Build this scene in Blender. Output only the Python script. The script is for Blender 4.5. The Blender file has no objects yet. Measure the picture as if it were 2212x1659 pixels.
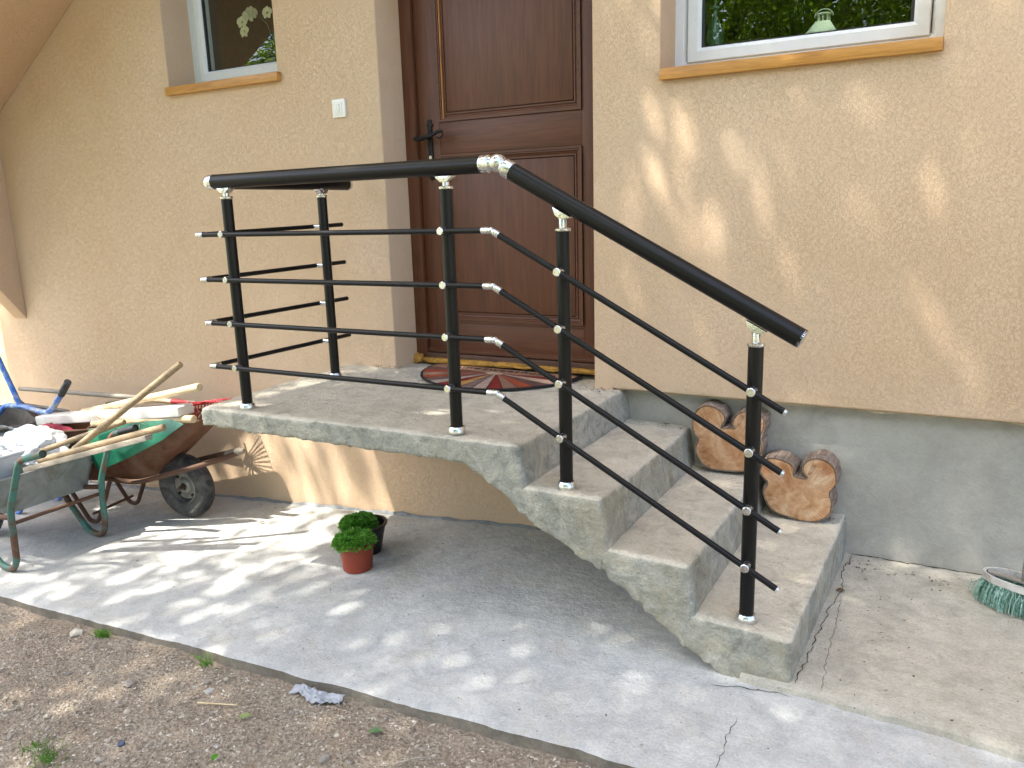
import bpy, bmesh, math, random
from mathutils import Vector, Matrix, noise
import numpy as np
R = math.radians
scene = bpy.context.scene
COL = scene.collection

# ------------------------------------------------------------------ camera
CAM_POS = Vector((1.2781, -3.2890, 1.4340))
def cam_axes(yaw, pitch, roll):
    f = Vector((-math.sin(yaw)*math.cos(pitch), math.cos(yaw)*math.cos(pitch), -math.sin(pitch)))
    r = Vector((math.cos(yaw), math.sin(yaw), 0)); u = r.cross(f)
    return (math.cos(roll)*r+math.sin(roll)*u, -math.sin(roll)*r+math.cos(roll)*u, f)
cr, cu, cf = cam_axes(.5093, .2146, -.0296)
cam = bpy.data.cameras.new('camera'); camo = bpy.data.objects.new('camera', cam); COL.objects.link(camo)
camo.matrix_world = Matrix(((cr.x, cu.x, -cf.x, CAM_POS.x), (cr.y, cu.y, -cf.y, CAM_POS.y), (cr.z, cu.z, -cf.z, CAM_POS.z), (0, 0, 0, 1)))
cam.sensor_width = 36; cam.lens = 36*1733.8/2212; cam.clip_start = .05; cam.clip_end = 2000
scene.camera = camo

# ------------------------------------------------------------------ sky, sun, exposure
SUN_TO = Vector((-.36, -.42, 1)).normalized()
world = bpy.data.worlds.new('World'); scene.world = world; world.use_nodes = True
wn = world.node_tree.nodes; wl = world.node_tree.links
sky = wn.new('ShaderNodeTexSky'); sky.sky_type = 'NISHITA'; sky.sun_disc = False
sky.sun_elevation = math.asin(SUN_TO.z); sky.sun_rotation = math.atan2(SUN_TO.x, SUN_TO.y)
sky.air_density = .8; sky.dust_density = 3.5; sky.ozone_density = .6
bgn = wn['Background']; bgn.inputs[1].default_value = .15
wl.new(sky.outputs[0], bgn.inputs[0])
sun = bpy.data.lights.new('sun', 'SUN'); sun.energy = 2.9; sun.angle = R(.53); sun.color = (1, .95, .86)
suno = bpy.data.objects.new('sun', sun); COL.objects.link(suno)
suno.rotation_euler = (-SUN_TO).to_track_quat('-Z', 'Y').to_euler(); suno.location = SUN_TO*30
vs = scene.view_settings; vs.view_transform = 'Standard'; vs.look = 'None'; vs.gamma = 1; vs.exposure = 2.3; vs.use_curve_mapping = False
scene.cycles.max_bounces = 6; scene.cycles.diffuse_bounces = 3; scene.cycles.glossy_bounces = 3; scene.cycles.transparent_max_bounces = 8; scene.cycles.caustics_reflective = False; scene.cycles.caustics_refractive = False
scene.cycles.sample_clamp_indirect = 6

# ------------------------------------------------------------------ helpers: objects
def tag(o, label=None, cat=None, group=None, kind=None):
    if label: o['label'] = label
    if cat: o['category'] = cat
    if group: o['group'] = group
    if kind: o['kind'] = kind
    return o
def wloc(o):
    v = Vector((0, 0, 0))
    while o is not None:
        v += o.location; o = o.parent
    return v
def thing(name, loc, label, cat, group=None):
    o = bpy.data.objects.new(name, None); COL.objects.link(o); o.location = loc; o.empty_display_size = .1
    return tag(o, label, cat, group)
def put(name, me, mat, parent=None, origin=None):
    """link a mesh given in world coordinates; origin = its pivot in world coordinates"""
    o = bpy.data.objects.new(name, me); COL.objects.link(o)
    po = wloc(parent) if parent else Vector((0, 0, 0))
    og = Vector(origin) if origin is not None else po
    if og.length > 0:
        me.transform(Matrix.Translation(-og))
    o.parent = parent; o.location = og-po
    if mat: me.materials.append(mat)
    return o
def finish(me, ang=35):
    me.validate()
    me.polygons.foreach_set('use_smooth', [True]*len(me.polygons))
    me.set_sharp_from_angle(angle=R(ang)); me.update()
    return me

class M:
    def __init__(s): s.v = []; s.f = []
    def add(s, vs, fs):
        b = len(s.v); s.v += [tuple(p) for p in vs]; s.f += [tuple(i+b for i in f) for f in fs]; return s
    def hexa(s, c):  # 8 corners: bottom 4 ccw, top 4 ccw
        return s.add(c, [(3, 2, 1, 0), (4, 5, 6, 7), (0, 1, 5, 4), (1, 2, 6, 5), (2, 3, 7, 6), (3, 0, 4, 7)])
    def box(s, x0, x1, y0, y1, z0, z1):
        return s.hexa([(x0, y0, z0), (x1, y0, z0), (x1, y1, z0), (x0, y1, z0), (x0, y0, z1), (x1, y0, z1), (x1, y1, z1), (x0, y1, z1)])
    def obox(s, c, ax, ay, az):
        c, ax, ay, az = Vector(c), Vector(ax), Vector(ay), Vector(az)
        return s.hexa([c-ax-ay-az, c+ax-ay-az, c+ax+ay-az, c-ax+ay-az, c-ax-ay+az, c+ax-ay+az, c+ax+ay+az, c-ax+ay+az])
    def sweep(s, pts, rs, n=14, cap=True):
        pts = [Vector(p) for p in pts]
        if not isinstance(rs, (list, tuple)): rs = [rs]*len(pts)
        t0 = (pts[1]-pts[0]).normalized()
        up = Vector((0, 0, 1)) if abs(t0.z) < .9 else Vector((1, 0, 0))
        a = t0.cross(up).normalized(); b = a.cross(t0)
        rings = []
        for i, p in enumerate(pts):
            if i == 0: t = t0
            elif i == len(pts)-1: t = (pts[i]-pts[i-1]).normalized()
            else: t = ((pts[i]-pts[i-1]).normalized()+(pts[i+1]-pts[i]).normalized()).normalized()
            a = (a-t*a.dot(t)).normalized(); b = t.cross(a)
            rings.append([p+rs[i]*(math.cos(2*math.pi*k/n)*a+math.sin(2*math.pi*k/n)*b) for k in range(n)])
        vs = [q for r in rings for q in r]; fs = []
        for i in range(len(rings)-1):
            for k in range(n):
                fs.append((i*n+k, i*n+(k+1) % n, (i+1)*n+(k+1) % n, (i+1)*n+k))
        if cap:
            fs.append(tuple(reversed(range(n)))); fs.append(tuple((len(rings)-1)*n+k for k in range(n)))
        return s.add(vs, fs)
    def cyl(s, p, q, r, r2=None, n=16, bev=0):
        p, q = Vector(p), Vector(q)
        if r2 is None: r2 = r
        if bev:
            t = (q-p).normalized()
            return s.sweep([p, p+t*bev, q-t*bev, q], [r-bev, r, r2, r2-bev], n)
        return s.sweep([p, q], [r, r2], n)
    def lathe(s, prof, c, axis=(0, 0, 1), n=24, closed=False):
        c = Vector(c); t = Vector(axis).normalized(); up = Vector((0, 0, 1)) if abs(t.z) < .9 else Vector((1, 0, 0))
        a = t.cross(up).normalized(); b = t.cross(a)
        vs = []; fs = []; m = len(prof)
        for r, h in prof:
            for k in range(n):
                th = 2*math.pi*k/n; vs.append(c+t*h+r*(math.cos(th)*a+math.sin(th)*b))
        for i in range(m if closed else m-1):
            j = (i+1) % m
            for k in range(n):
                fs.append((i*n+k, j*n+k, j*n+(k+1) % n, i*n+(k+1) % n))
        return s.add(vs, fs)
    def sph(s, c, r, n=16, m=10, sc=(1, 1, 1)):
        prof = [(max(r*math.sin(math.pi*i/m), 1e-5), -r*math.cos(math.pi*i/m)) for i in range(m+1)]
        q = M().lathe(prof, (0, 0, 0), n=n)
        return s.add([(c[0]+x*sc[0], c[1]+y*sc[1], c[2]+z*sc[2]) for x, y, z in q.v], q.f)
    def prism(s, poly, d):  # poly: list of 3d points, extruded by vector d
        poly = [Vector(p) for p in poly]; d = Vector(d); n = len(poly)
        return s.add(poly+[p+d for p in poly], [tuple(range(n)), tuple(reversed(range(n, 2*n)))]+[((i+1) % n, i, n+i, n+(i+1) % n) for i in range(n)])
    def mesh(s, name, bevel=0, seg=2, ang=35, fixn=True, flat=False):
        me = bpy.data.meshes.new(name); me.from_pydata(s.v, [], s.f)
        bm = bmesh.new(); bm.from_mesh(me)
        if fixn: bmesh.ops.recalc_face_normals(bm, faces=bm.faces)
        if bevel:
            es = [e for e in bm.edges if len(e.link_faces) == 2 and e.calc_face_angle(0) > R(30)]
            bmesh.ops.bevel(bm, geom=es, offset=bevel, segments=seg, affect='EDGES', profile=.6)
        bm.to_mesh(me); bm.free()
        return me if flat else finish(me, ang)
    def build(s, name, mat, parent=None, bevel=0, seg=2, ang=35, origin=None, fixn=True):
        return put(name, s.mesh(name, bevel, seg, ang, fixn), mat, parent, origin)
def smooth_path(pts, rad=.05, seg=5):
    pts = [Vector(p) for p in pts]; out = [pts[0]]
    for i in range(1, len(pts)-1):
        a, b, c = pts[i-1], pts[i], pts[i+1]
        r = min(rad, (a-b).length*.49, (c-b).length*.49)
        p, q = b+(a-b).normalized()*r, b+(c-b).normalized()*r
        for k in range(seg+1):
            t = k/seg; out.append((1-t)**2*p+2*t*(1-t)*b+t*t*q)
    out.append(pts[-1]); return out
def fbm(p, sc, oct=3):
    return noise.fractal(Vector(p)*sc, 1.0, 2.0, oct)

# ------------------------------------------------------------------ helpers: materials
def lin(h):
    h = h.lstrip('#'); o = []
    for i in (0, 2, 4):
        c = int(h[i:i+2], 16)/255; o.append(c/12.92 if c <= .04045 else ((c+.055)/1.055)**2.4)
    return (*o, 1)
class NT:
    def __init__(s, name):
        s.m = bpy.data.materials.new(name); s.m.use_nodes = True; s.t = s.m.node_tree
        s.b = s.t.nodes['Principled BSDF']; s.out = s.t.nodes['Material Output']
        s.pos = s.t.nodes.new('ShaderNodeNewGeometry').outputs['Position']
        s.obj = s.t.nodes.new('ShaderNodeTexCoord').outputs['Object']
    def set(s, inp, v):
        if hasattr(v, 'is_output') or isinstance(v, bpy.types.NodeSocket): s.t.links.new(v, inp)
        else: inp.default_value = v
    def node(s, ty, ins=None, **kw):
        n = s.t.nodes.new(ty)
        for k, v in kw.items(): setattr(n, k, v)
        for k, v in (ins or {}).items(): s.set(n.inputs[k], v)
        return n
    def noise(s, scale, detail=4, rough=.55, vec=None, dist=0):
        return s.node('ShaderNodeTexNoise', {'Vector': vec or s.pos, 'Scale': scale, 'Detail': detail, 'Roughness': rough, 'Distortion': dist}).outputs[0]
    def vor(s, scale, vec=None, out=0, **kw):
        return s.node('ShaderNodeTexVoronoi', {'Vector': vec or s.pos, 'Scale': scale}, **kw).outputs[out]
    def ramp(s, fac, stops, interp='LINEAR'):
        n = s.node('ShaderNodeValToRGB', {0: fac}); r = n.color_ramp; r.interpolation = interp
        while len(r.elements) < len(stops): r.elements.new(.5)
        for e, (p, c) in zip(r.elements, stops):
            e.position = p; e.color = c if not isinstance(c, (int, float)) else (c, c, c, 1)
        return n.outputs[0]
    def mix(s, a, b, fac, mode='MIX'):
        n = s.t.nodes.new('ShaderNodeMix'); n.data_type = 'RGBA'; n.blend_type = mode
        s.set(n.inputs[0], fac); s.set(n.inputs[6], a); s.set(n.inputs[7], b)
        return n.outputs[2]
    def math(s, op, a, b=0, c=0):
        return s.node('ShaderNodeMath', {0: a, 1: b, 2: c}, operation=op).outputs[0]
    def mapping(s, vec, scale=(1, 1, 1), rot=(0, 0, 0), loc=(0, 0, 0)):
        return s.node('ShaderNodeMapping', {'Vector': vec, 'Scale': scale, 'Rotation': rot, 'Location': loc}).outputs[0]
    def bump(s, h, strength=.4, dist=.01, prev=None):
        i = {'Height': h, 'Strength': strength, 'Distance': dist}
        if prev: i['Normal'] = prev
        return s.node('ShaderNodeBump', i).outputs[0]
    def fin(s, color, rough=.8, normal=None, metal=0, spec=None, **kw):
        s.set(s.b.inputs['Base Color'], color); s.set(s.b.inputs['Roughness'], rough); s.b.inputs['Metallic'].default_value = metal
        if normal: s.set(s.b.inputs['Normal'], normal)
        if spec is not None: s.b.inputs['Specular IOR Level'].default_value = spec
        for k, v in kw.items(): s.set(s.b.inputs[k.replace('_', ' ')], v)
        return s.m
def concrete(name, c0, c1, c2, stain=None, pits=1, bs=1.0, zoom=1.0, grain=1.0):
    n = NT(name)
    big = n.noise(1.7*zoom, 3, .6); mid = n.noise(9*zoom, 5, .65, dist=.6); fine = n.noise(120, 3, .7)
    col = n.ramp(mid, [(.3, c0), (.52, c1), (.75, c2)])
    col = n.mix(col, c0, n.ramp(big, [(.42, 0.), (.75, .7)]))
    if stain: col = n.mix(col, stain, n.ramp(n.noise(3.1*zoom, 4, .7, dist=1.5), [(.5, 0.), (.72, .75)]))
    col = n.mix(col, (.5, .5, .5, 1), .55, 'OVERLAY') if False else col
    col = n.mix(col, n.ramp(fine, [(.28, .55), (.7, 1.06)]), .5*grain, 'MULTIPLY')
    col = n.mix(col, n.ramp(n.noise(34, 3, .7), [(.3, .78), (.6, 1.04)]), .4*grain, 'MULTIPLY')
    pit = n.vor(38, feature='F1'); pm = n.ramp(pit, [(.05, 1.), (.11, 0.)])
    gate = n.ramp(n.noise(14, 2), [(.52, 0.), (.6, 1.)])
    pm = n.math('MULTIPLY', pm, gate)
    col = n.mix(col, (.05, .05, .05, 1), n.math('MULTIPLY', pm, .75*pits))
    h = n.math('ADD', n.math('MULTIPLY', fine, .35), n.math('MULTIPLY', n.noise(32, 3, .6), .8))
    h = n.math('SUBTRACT', h, n.math('MULTIPLY', pm, .8))
    return n.fin(col, .9, n.bump(h, .9*bs, .01), spec=.2)
def plaster(name, c, cd):
    n = NT(name)
    a = n.noise(115, 3, .6, dist=1.6); b = n.noise(220, 2, .5)
    worm = n.ramp(a, [(.34, 0.), (.5, 1.), (.66, .75)])
    col = n.mix(cd, c, n.ramp(n.noise(1.3, 4, .6), [(.3, .25), (.65, 1.)]))
    col = n.mix(col, n.ramp(worm, [(0, .8), (.6, 1.)]), .5, 'MULTIPLY')
    col = n.mix(col, n.ramp(b, [(.3, .86), (.65, 1.04)]), .5, 'MULTIPLY')
    spk = n.math('MULTIPLY', n.ramp(n.vor(22), [(.03, 1.), (.055, 0.)]), n.ramp(n.noise(3), [(.55, 0.), (.62, 1.)]))
    col = n.mix(col, (.12, .09, .06, 1), n.math('MULTIPLY', spk, .6))
    h = n.math('ADD', worm, n.math('MULTIPLY', b, .5))
    return n.fin(col, .92, n.bump(h, .62, .007), spec=.2)
def wood(name, c0, c1, c2, axis=0, sc=1.0, rough=.55, bs=.25, streak=.6):
    n = NT(name); s = [14*sc]*3; s[axis] = 1.0*sc
    v = n.mapping(n.pos, tuple(s))
    g = n.noise(3.2, 6, .62, v, dist=.8); f = n.noise(14, 3, .6, v)
    col = n.ramp(g, [(.3, c0), (.5, c1), (.7, c2)])
    col = n.mix(col, n.ramp(f, [(.3, .62), (.65, 1.)]), streak, 'MULTIPLY')
    return n.fin(col, rough, n.bump(f, bs, .002))
def plain(name, c, rough=.5, metal=0, var=.12, sc=25, spec=None, bump=0):
    n = NT(name)
    col = n.mix(c, n.ramp(n.noise(sc, 5, .65), [(.3, 1-var*2), (.7, 1.)]), 1, 'MULTIPLY')
    return n.fin(col, n.ramp(n.noise(sc*1.7, 4), [(.3, max(rough-.08, .02)), (.7, min(rough+.1, 1))]), n.bump(n.noise(sc*6, 3), bump, .003) if bump else None, metal, spec)
def rusty(name, c, rust, lo=.45, hi=.6, sc=7, rough=.6, metal=0):
    n = NT(name)
    m = n.ramp(n.noise(sc, 7, .7, dist=.8), [(lo, 0.), (hi, 1.)])
    r2 = n.ramp(n.noise(40, 4, .7), [(.3, tuple(x*.45 for x in rust[:3])+(1,)), (.7, rust)])
    base = n.mix(c, n.ramp(n.noise(18, 5, .7), [(.3, .6), (.65, 1.)]), .7, 'MULTIPLY')
    return n.fin(n.mix(base, r2, m), rough, n.bump(n.noise(60, 4), .15, .003), metal)
def leafmat(name, c0, c1, trans=.35):
    n = NT(name)
    oi = n.node('ShaderNodeTexWhiteNoise', {'Vector': n.mapping(n.pos, (9, 9, 9))}, noise_dimensions='3D').outputs[0]
    col = n.ramp(n.noise(2.2, 4, .7), [(.3, c0), (.7, c1)])
    col = n.mix(col, n.ramp(n.noise(37, 2), [(.3, .6), (.7, 1.25)]), .8, 'MULTIPLY')
    d = n.fin(col, .5, spec=.3)
    tr = n.node('ShaderNodeBsdfTranslucent', {'Color': n.mix(col, (1.4, 1.3, .5, 1), .6, 'MULTIPLY')}).outputs[0]
    mx = n.node('ShaderNodeMixShader', {0: trans, 1: n.b.outputs[0], 2: tr}).outputs[0]
    n.t.links.new(mx, n.out.inputs[0]); return n.m

MT = {}
MT['plaster'] = plaster('plaster', lin('#e2c6a7'), lin('#d9b995'))
MT['plaster_plain'] = plaster('soffit_plaster', lin('#e2c2a1'), lin('#d9b691'))
MT['slab'] = concrete('slab_concrete', lin('#aeafad'), lin('#c6c6c2'), lin('#d2d1cb'), lin('#b9b4aa'), .8, .8)
MT['paving'] = concrete('paving_concrete', lin('#aaa598'), lin('#c2bcad'), lin('#cec8b9'), lin('#a5a090'), 1, .8)
MT['steps'] = concrete('steps_concrete', lin('#8f8d86'), lin('#a8a49b'), lin('#b5b0a4'), lin('#8e887a'), 1, 1.2, 1.4)
MT['plinth'] = concrete('plinth_render', lin('#a09d94'), lin('#b0ada3'), lin('#bab7ac'), lin('#9d9a90'), .15, .4, .9, .35)
# riser and side faces of the steps: form-cast surface with algae and rust tints
def cast(name):
    n = NT(name)
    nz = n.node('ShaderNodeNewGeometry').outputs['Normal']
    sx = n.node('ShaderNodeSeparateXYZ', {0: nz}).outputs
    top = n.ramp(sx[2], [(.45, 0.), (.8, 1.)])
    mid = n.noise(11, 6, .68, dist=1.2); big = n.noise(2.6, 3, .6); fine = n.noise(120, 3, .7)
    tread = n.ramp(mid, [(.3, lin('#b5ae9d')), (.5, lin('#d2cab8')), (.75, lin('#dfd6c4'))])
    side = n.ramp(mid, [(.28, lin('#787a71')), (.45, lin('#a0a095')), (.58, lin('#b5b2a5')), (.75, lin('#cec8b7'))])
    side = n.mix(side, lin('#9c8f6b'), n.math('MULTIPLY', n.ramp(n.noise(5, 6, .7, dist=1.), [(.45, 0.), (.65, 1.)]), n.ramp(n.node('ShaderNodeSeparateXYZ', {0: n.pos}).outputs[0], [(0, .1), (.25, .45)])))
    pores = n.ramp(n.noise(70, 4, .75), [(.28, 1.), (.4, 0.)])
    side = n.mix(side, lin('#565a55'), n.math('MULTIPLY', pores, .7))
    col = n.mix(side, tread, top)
    col = n.mix(col, n.ramp(fine, [(.28, .55), (.7, 1.06)]), .5, 'MULTIPLY')
    pm = n.math('MULTIPLY', n.ramp(n.vor(40), [(.05, 1.), (.1, 0.)]), n.ramp(n.noise(12, 2), [(.54, 0.), (.6, 1.)]))
    col = n.mix(col, (.06, .055, .05, 1), n.math('MULTIPLY', pm, .6))
    col = n.mix(col, lin('#a39c8b'), n.ramp(big, [(.55, 0.), (.75, .5)]))
    h = n.math('ADD', n.math('MULTIPLY', fine, .3), n.noise(42, 4, .68))
    return n.fin(col, .92, n.bump(h, 1., .012), spec=.2)
MT['cast'] = cast('cast_concrete')
MT['door'] = wood('door_wood', lin('#4f2c1a'), lin('#5d3520'), lin('#693f28'), 2, 1., .5, .08, .3)
MT['door_h'] = wood('door_rail_wood', lin('#4f2c1a'), lin('#5d3520'), lin('#693f28'), 0, 1., .5, .08, .3)
MT['bare_wood'] = wood('bare_wood', lin('#a0662f'), lin('#b87a3a'), lin('#c68a48'), 2)
MT['sill'] = wood('sill_wood', lin('#a8712f'), lin('#c28a42'), lin('#cf9a52'), 0, 1., .4)
MT['pvc'] = plain('white_pvc', lin('#dfe3e6'), .35, 0, .03)
MT['gasket'] = plain('rubber_gasket', lin('#2a2f30'), .7)
MT['black'] = NT('black_anodised'); MT['black'] = MT['black'].fin((.0035, .0035, .004, 1), .38, spec=.3)
def alu():
    n = NT('polished_aluminium')
    return n.fin(lin('#d9dbdc'), n.ramp(n.noise(80, 3), [(.3, .2), (.7, .32)]), metal=1)
MT['alu'] = alu()
MT['iron'] = plain('black_iron', lin('#17181a'), .5, .3, .2, 60)
MT['brass'] = plain('lock_brass', lin('#b9b2a0'), .3, 1)
MT['switch'] = plain('switch_plastic', lin('#eceae2'), .3, 0, .02)
MT['bark'] = wood('bark', lin('#5c4c40'), lin('#8a7767'), lin('#a8978a'), 1, 1.3, .95, 1.0)
MT['foam'] = plain('foam', lin('#cf9a40'), .8, 0, .3, 45, bump=.6)
MT['dark_room'] = plain('room_wall', lin('#7d6a55'), .9)

# ------------------------------------------------------------------ ground levels
def gz(x):           # the concrete apron falls away to the left
    x = max(x, -5.5)
    z = -.07+.077*x
    if x > .25:
        t = min((x-.25)/.9, 1.); z = -.0508+.077*(x-.25)-.0435*t*t*(1 if t < 1 else 1)
        z = min(z, -.0245)
    return z
YP = .078            # plinth face
def edge_y(x): return -1.49-.022*x+.012*fbm((x, 3, 0), 3)+.004*fbm((x, 9, 0), 25)
def grid_sheet(name, xs, y0f, y1f, ny, zf, mat, skirt=0.):
    vs = []; fs = []
    nx = len(xs)
    for x in xs:
        a, b = y0f(x), y1f(x)
        for j in range(ny+1):
            y = a+(b-a)*(j/ny)**1.0; vs.append((x, y, zf(x, y)))
    for i in range(nx-1):
        for j in range(ny):
            k = i*(ny+1)+j; fs.append((k, k+ny+1, k+ny+2, k+1))
    if skirt:
        b = len(vs)
        for i, x in enumerate(xs):
            p = vs[i*(ny+1)]; vs.append((p[0], p[1]-.004+.006*fbm((x, 1, 5), 30), p[2]-skirt*.5)); vs.append((p[0], p[1]-.012, p[2]-skirt))
        for i in range(nx-1):
            t0, t1 = i*(ny+1), (i+1)*(ny+1)
            fs.append((t0, b+2*i, b+2*i+2, t1)); fs.append((b+2*i, b+2*i+1, b+2*i+3, b+2*i+2))
    me = bpy.data.meshes.new(name); me.from_pydata(vs, [], fs)
    return put(name, finish(me, 60), mat)
xs = [-9+.25*i for i in range(18)]+[-4.5+.03*i for i in range(234)]+[2.6+.3*i for i in range(20)]
slab = grid_sheet('concrete_apron', xs, edge_y, lambda x: .3, 60,
                  lambda x, y: gz(x)+.004*fbm((x, y, 0), 2.2)+.0012*fbm((x, y, 4), 14)-(.006*math.exp(-((y-edge_y(x))/.012)**2)), MT['slab'], .16)
slab.data.materials.append(concrete('apron_edge', lin('#6f695f'), lin('#878075'), lin('#99917f'), lin('#6b6253')))
for p in slab.data.polygons:
    if abs(p.normal.z) < .6: p.material_index = 1
tag(slab, kind='structure')
# right hand paving, one cast a little above the apron
def pv_edge(x): return -1.0-.065*max(x-.95, 0)+.014*fbm((x, 7, 0), 5)+.006*fbm((x, 2, 0), 30)
pav = grid_sheet('paving', [.78+.022*i for i in range(90)]+[2.8+.3*i for i in range(14)], pv_edge, lambda x: YP+.05, 48,
                 lambda x, y: .002+.003*fbm((x, y, 8), 2.5)+.001*fbm((x, y, 1), 16)-(.008*math.exp(-((y-pv_edge(x))/.012)**2)), MT['paving'], .06)
tag(pav, kind='structure')
# earth ground
def earth():
    n = NT('earth')
    a = n.noise(5, 5, .6); b = n.noise(60, 5, .7)
    col = n.ramp(b, [(.28, lin('#766a5e')), (.5, lin('#9c8f7e')), (.72, lin('#b8ac9b'))])
    col = n.mix(col, lin('#8a7966'), n.ramp(a, [(.4, 0.), (.7, .7)]))
    far = n.ramp(n.noise(.6, 5, .6), [(.35, 0.), (.5, 1.)])
    d = n.node('ShaderNodeSeparateXYZ', {0: n.pos}).outputs
    out = n.math('MAXIMUM', n.ramp(n.math('MULTIPLY', d[1], -.1), [(.32, 0.), (.5, 1.)]), n.ramp(n.math('MULTIPLY', d[0], -.1), [(.5, 0.), (.62, 1.)]))
    col = n.mix(col, lin('#76884a'), n.math('MULTIPLY', n.math('MULTIPLY', far, out), .55))
    return n.fin(col, .95, n.bump(n.math('ADD', b, n.vor(70)), .9, .012), spec=.15)
MT['earth'] = earth()
def ez(x, y):
    z = gz(x)-.038+.010*fbm((x, y, 0), 2.5)+.008*fbm((x, y, 3), 12)
    return z-.012*min(1, max(0, (-1.5-y)/.4))
def ground():
    def axis(lo, hi, st, far):
        a = [lo+st*i for i in range(int((hi-lo)/st)+1)]; d = st
        while a[-1] < far: d *= 1.5; a.append(a[-1]+d)
        d = st
        while a[0] > -far: d *= 1.5; a.insert(0, a[0]-d)
        return a
    X = axis(-3.4, 1.2, .025, 500); Y = axis(-2.6, -1.4, .025, 500)
    vs = [(x, y, ez(x, y) if -1.9 < 1e9 and y < -1.2 and y > -12 and abs(x) < 12 else (ez(x, min(y, -1.6)) if y < -1.2 else gz(x)-.22)) for x in X for y in Y]
    m = len(Y); fs = [(i*m+j, (i+1)*m+j, (i+1)*m+j+1, i*m+j+1) for i in range(len(X)-1) for j in range(m-1)]
    me = bpy.data.meshes.new('ground'); me.from_pydata(vs, [], fs)
    return put('ground', finish(me, 60), MT['earth'])
tag(ground(), kind='structure')

# ------------------------------------------------------------------ house
house = thing('house', (-1.5, .15, -.3), 'cream rough-plastered house with brown door and white windows', 'house')
DX0, DX1, DY = -1.246, -.131, .19
def wall_mesh():
    xb = [-4.83, -2.735, -1.900, DX0, DX1, -.04, .165, 1.170, 6.0]
    zb = [-.6, .36, .634, 1.925, 2.125, 2.72, 3.0, 3.3, 5.6]
    def solid(i, k):
        if i < 0 or k < 0 or i >= len(xb)-1 or k >= len(zb)-1: return False
        x = (xb[i]+xb[i+1])/2; z = (zb[k]+zb[k+1])/2
        if -2.735 < x < -1.9 and 2.125 < z < 3.3: return False
        if DX0 < x < DX1 and .36 < z < 2.72: return False
        if .165 < x < 1.17 and 1.925 < z < 3.0: return False
        if x > -.04 and z < .634: return False
        return True
    bm = bmesh.new(); vd = {}
    def V(i, y, k):
        if (i, y, k) not in vd: vd[(i, y, k)] = bm.verts.new((xb[i], y, zb[k]))
        return vd[(i, y, k)]
    y0, y1 = 0., .34
    for i in range(len(xb)-1):
        for k in range(len(zb)-1):
            if not solid(i, k): continue
            bm.faces.new((V(i, y0, k), V(i+1, y0, k), V(i+1, y0, k+1), V(i, y0, k+1)))
            bm.faces.new((V(i, y1, k+1), V(i+1, y1, k+1), V(i+1, y1, k), V(i, y1, k)))
            if not solid(i-1, k): bm.faces.new((V(i, y0, k+1), V(i, y1, k+1), V(i, y1, k), V(i, y0, k)))
            if not solid(i+1, k): bm.faces.new((V(i+1, y0, k), V(i+1, y1, k), V(i+1, y1, k+1), V(i+1, y0, k+1)))
            if not solid(i, k-1): bm.faces.new((V(i, y0, k), V(i, y1, k), V(i+1, y1, k), V(i+1, y0, k)))
            if not solid(i, k+1): bm.faces.new((V(i, y0, k+1), V(i+1, y0, k+1), V(i+1, y1, k+1), V(i, y1, k+1)))
    bmesh.ops.recalc_face_normals(bm, faces=bm.faces)
    bmesh.ops.dissolve_limit(bm, angle_limit=R(1), verts=bm.verts, edges=bm.edges)
    es = [e for e in bm.edges if len(e.link_faces) == 2 and e.calc_face_angle(0) > R(30) and all(v.co.y < .1 for v in e.verts)]
    bmesh.ops.bevel(bm, geom=es, offset=.009, segments=3, affect='EDGES', profile=.5)
    me = bpy.data.meshes.new('wall'); bm.to_mesh(me); bm.free(); return finish(me, 40)
put('wall', wall_mesh(), MT['plaster'], house)
M().box(-4.83, -4.5, .34, 8, -.6, 5.6).box(5.7, 6, .34, 8, -.6, 5.6).box(-4.83, 6, 8, 8.3, -.6, 5.6).build('outer_wall', MT['plaster'], house)
M().box(-5.2, 6.4, -.45, 8.7, 5.6, 5.85).build('roof', plain('roof_board', lin('#7a5a40'), .8), house)
pl = grid_sheet('plinth', [-.04+.025*i for i in range(84)]+[2.2, 2.6, 3.5, 6], lambda x: 0, lambda x: 1, 40, lambda x, y: 0, MT['plinth'])
for v in pl.data.vertices:
    x, t, _ = v.co; z = -.25+t*.92; v.co = (x, YP+.0025*fbm((x, z, 0), 3)+.001*fbm((x, z, 5), 13), z)
finish(pl.data, 60); pl.data.transform(Matrix.Translation(-house.location)); pl.parent = house
# ragged lip of adhesive and mesh along the foot of the plaster
lip = M(); xs2 = [-.03+.02*i for i in range(105)]
for i in range(len(xs2)-1):
    a, b = xs2[i], xs2[i+1]
    h = lambda x: .636-.006-.012*max(0, fbm((x, 0, 2), 6)+.15)
    lip.add([(a, .012, .64), (b, .012, .64), (b, .012, h(b)), (a, .012, h(a)), (a, YP, h(a)+.004), (b, YP, h(b)+.004)], [(0, 1, 2, 3), (3, 2, 5, 4)])
lip.build('plaster_lip', concrete('lip_mortar', lin('#a39478'), lin('#b5a586'), lin('#c0b090')), house)

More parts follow.
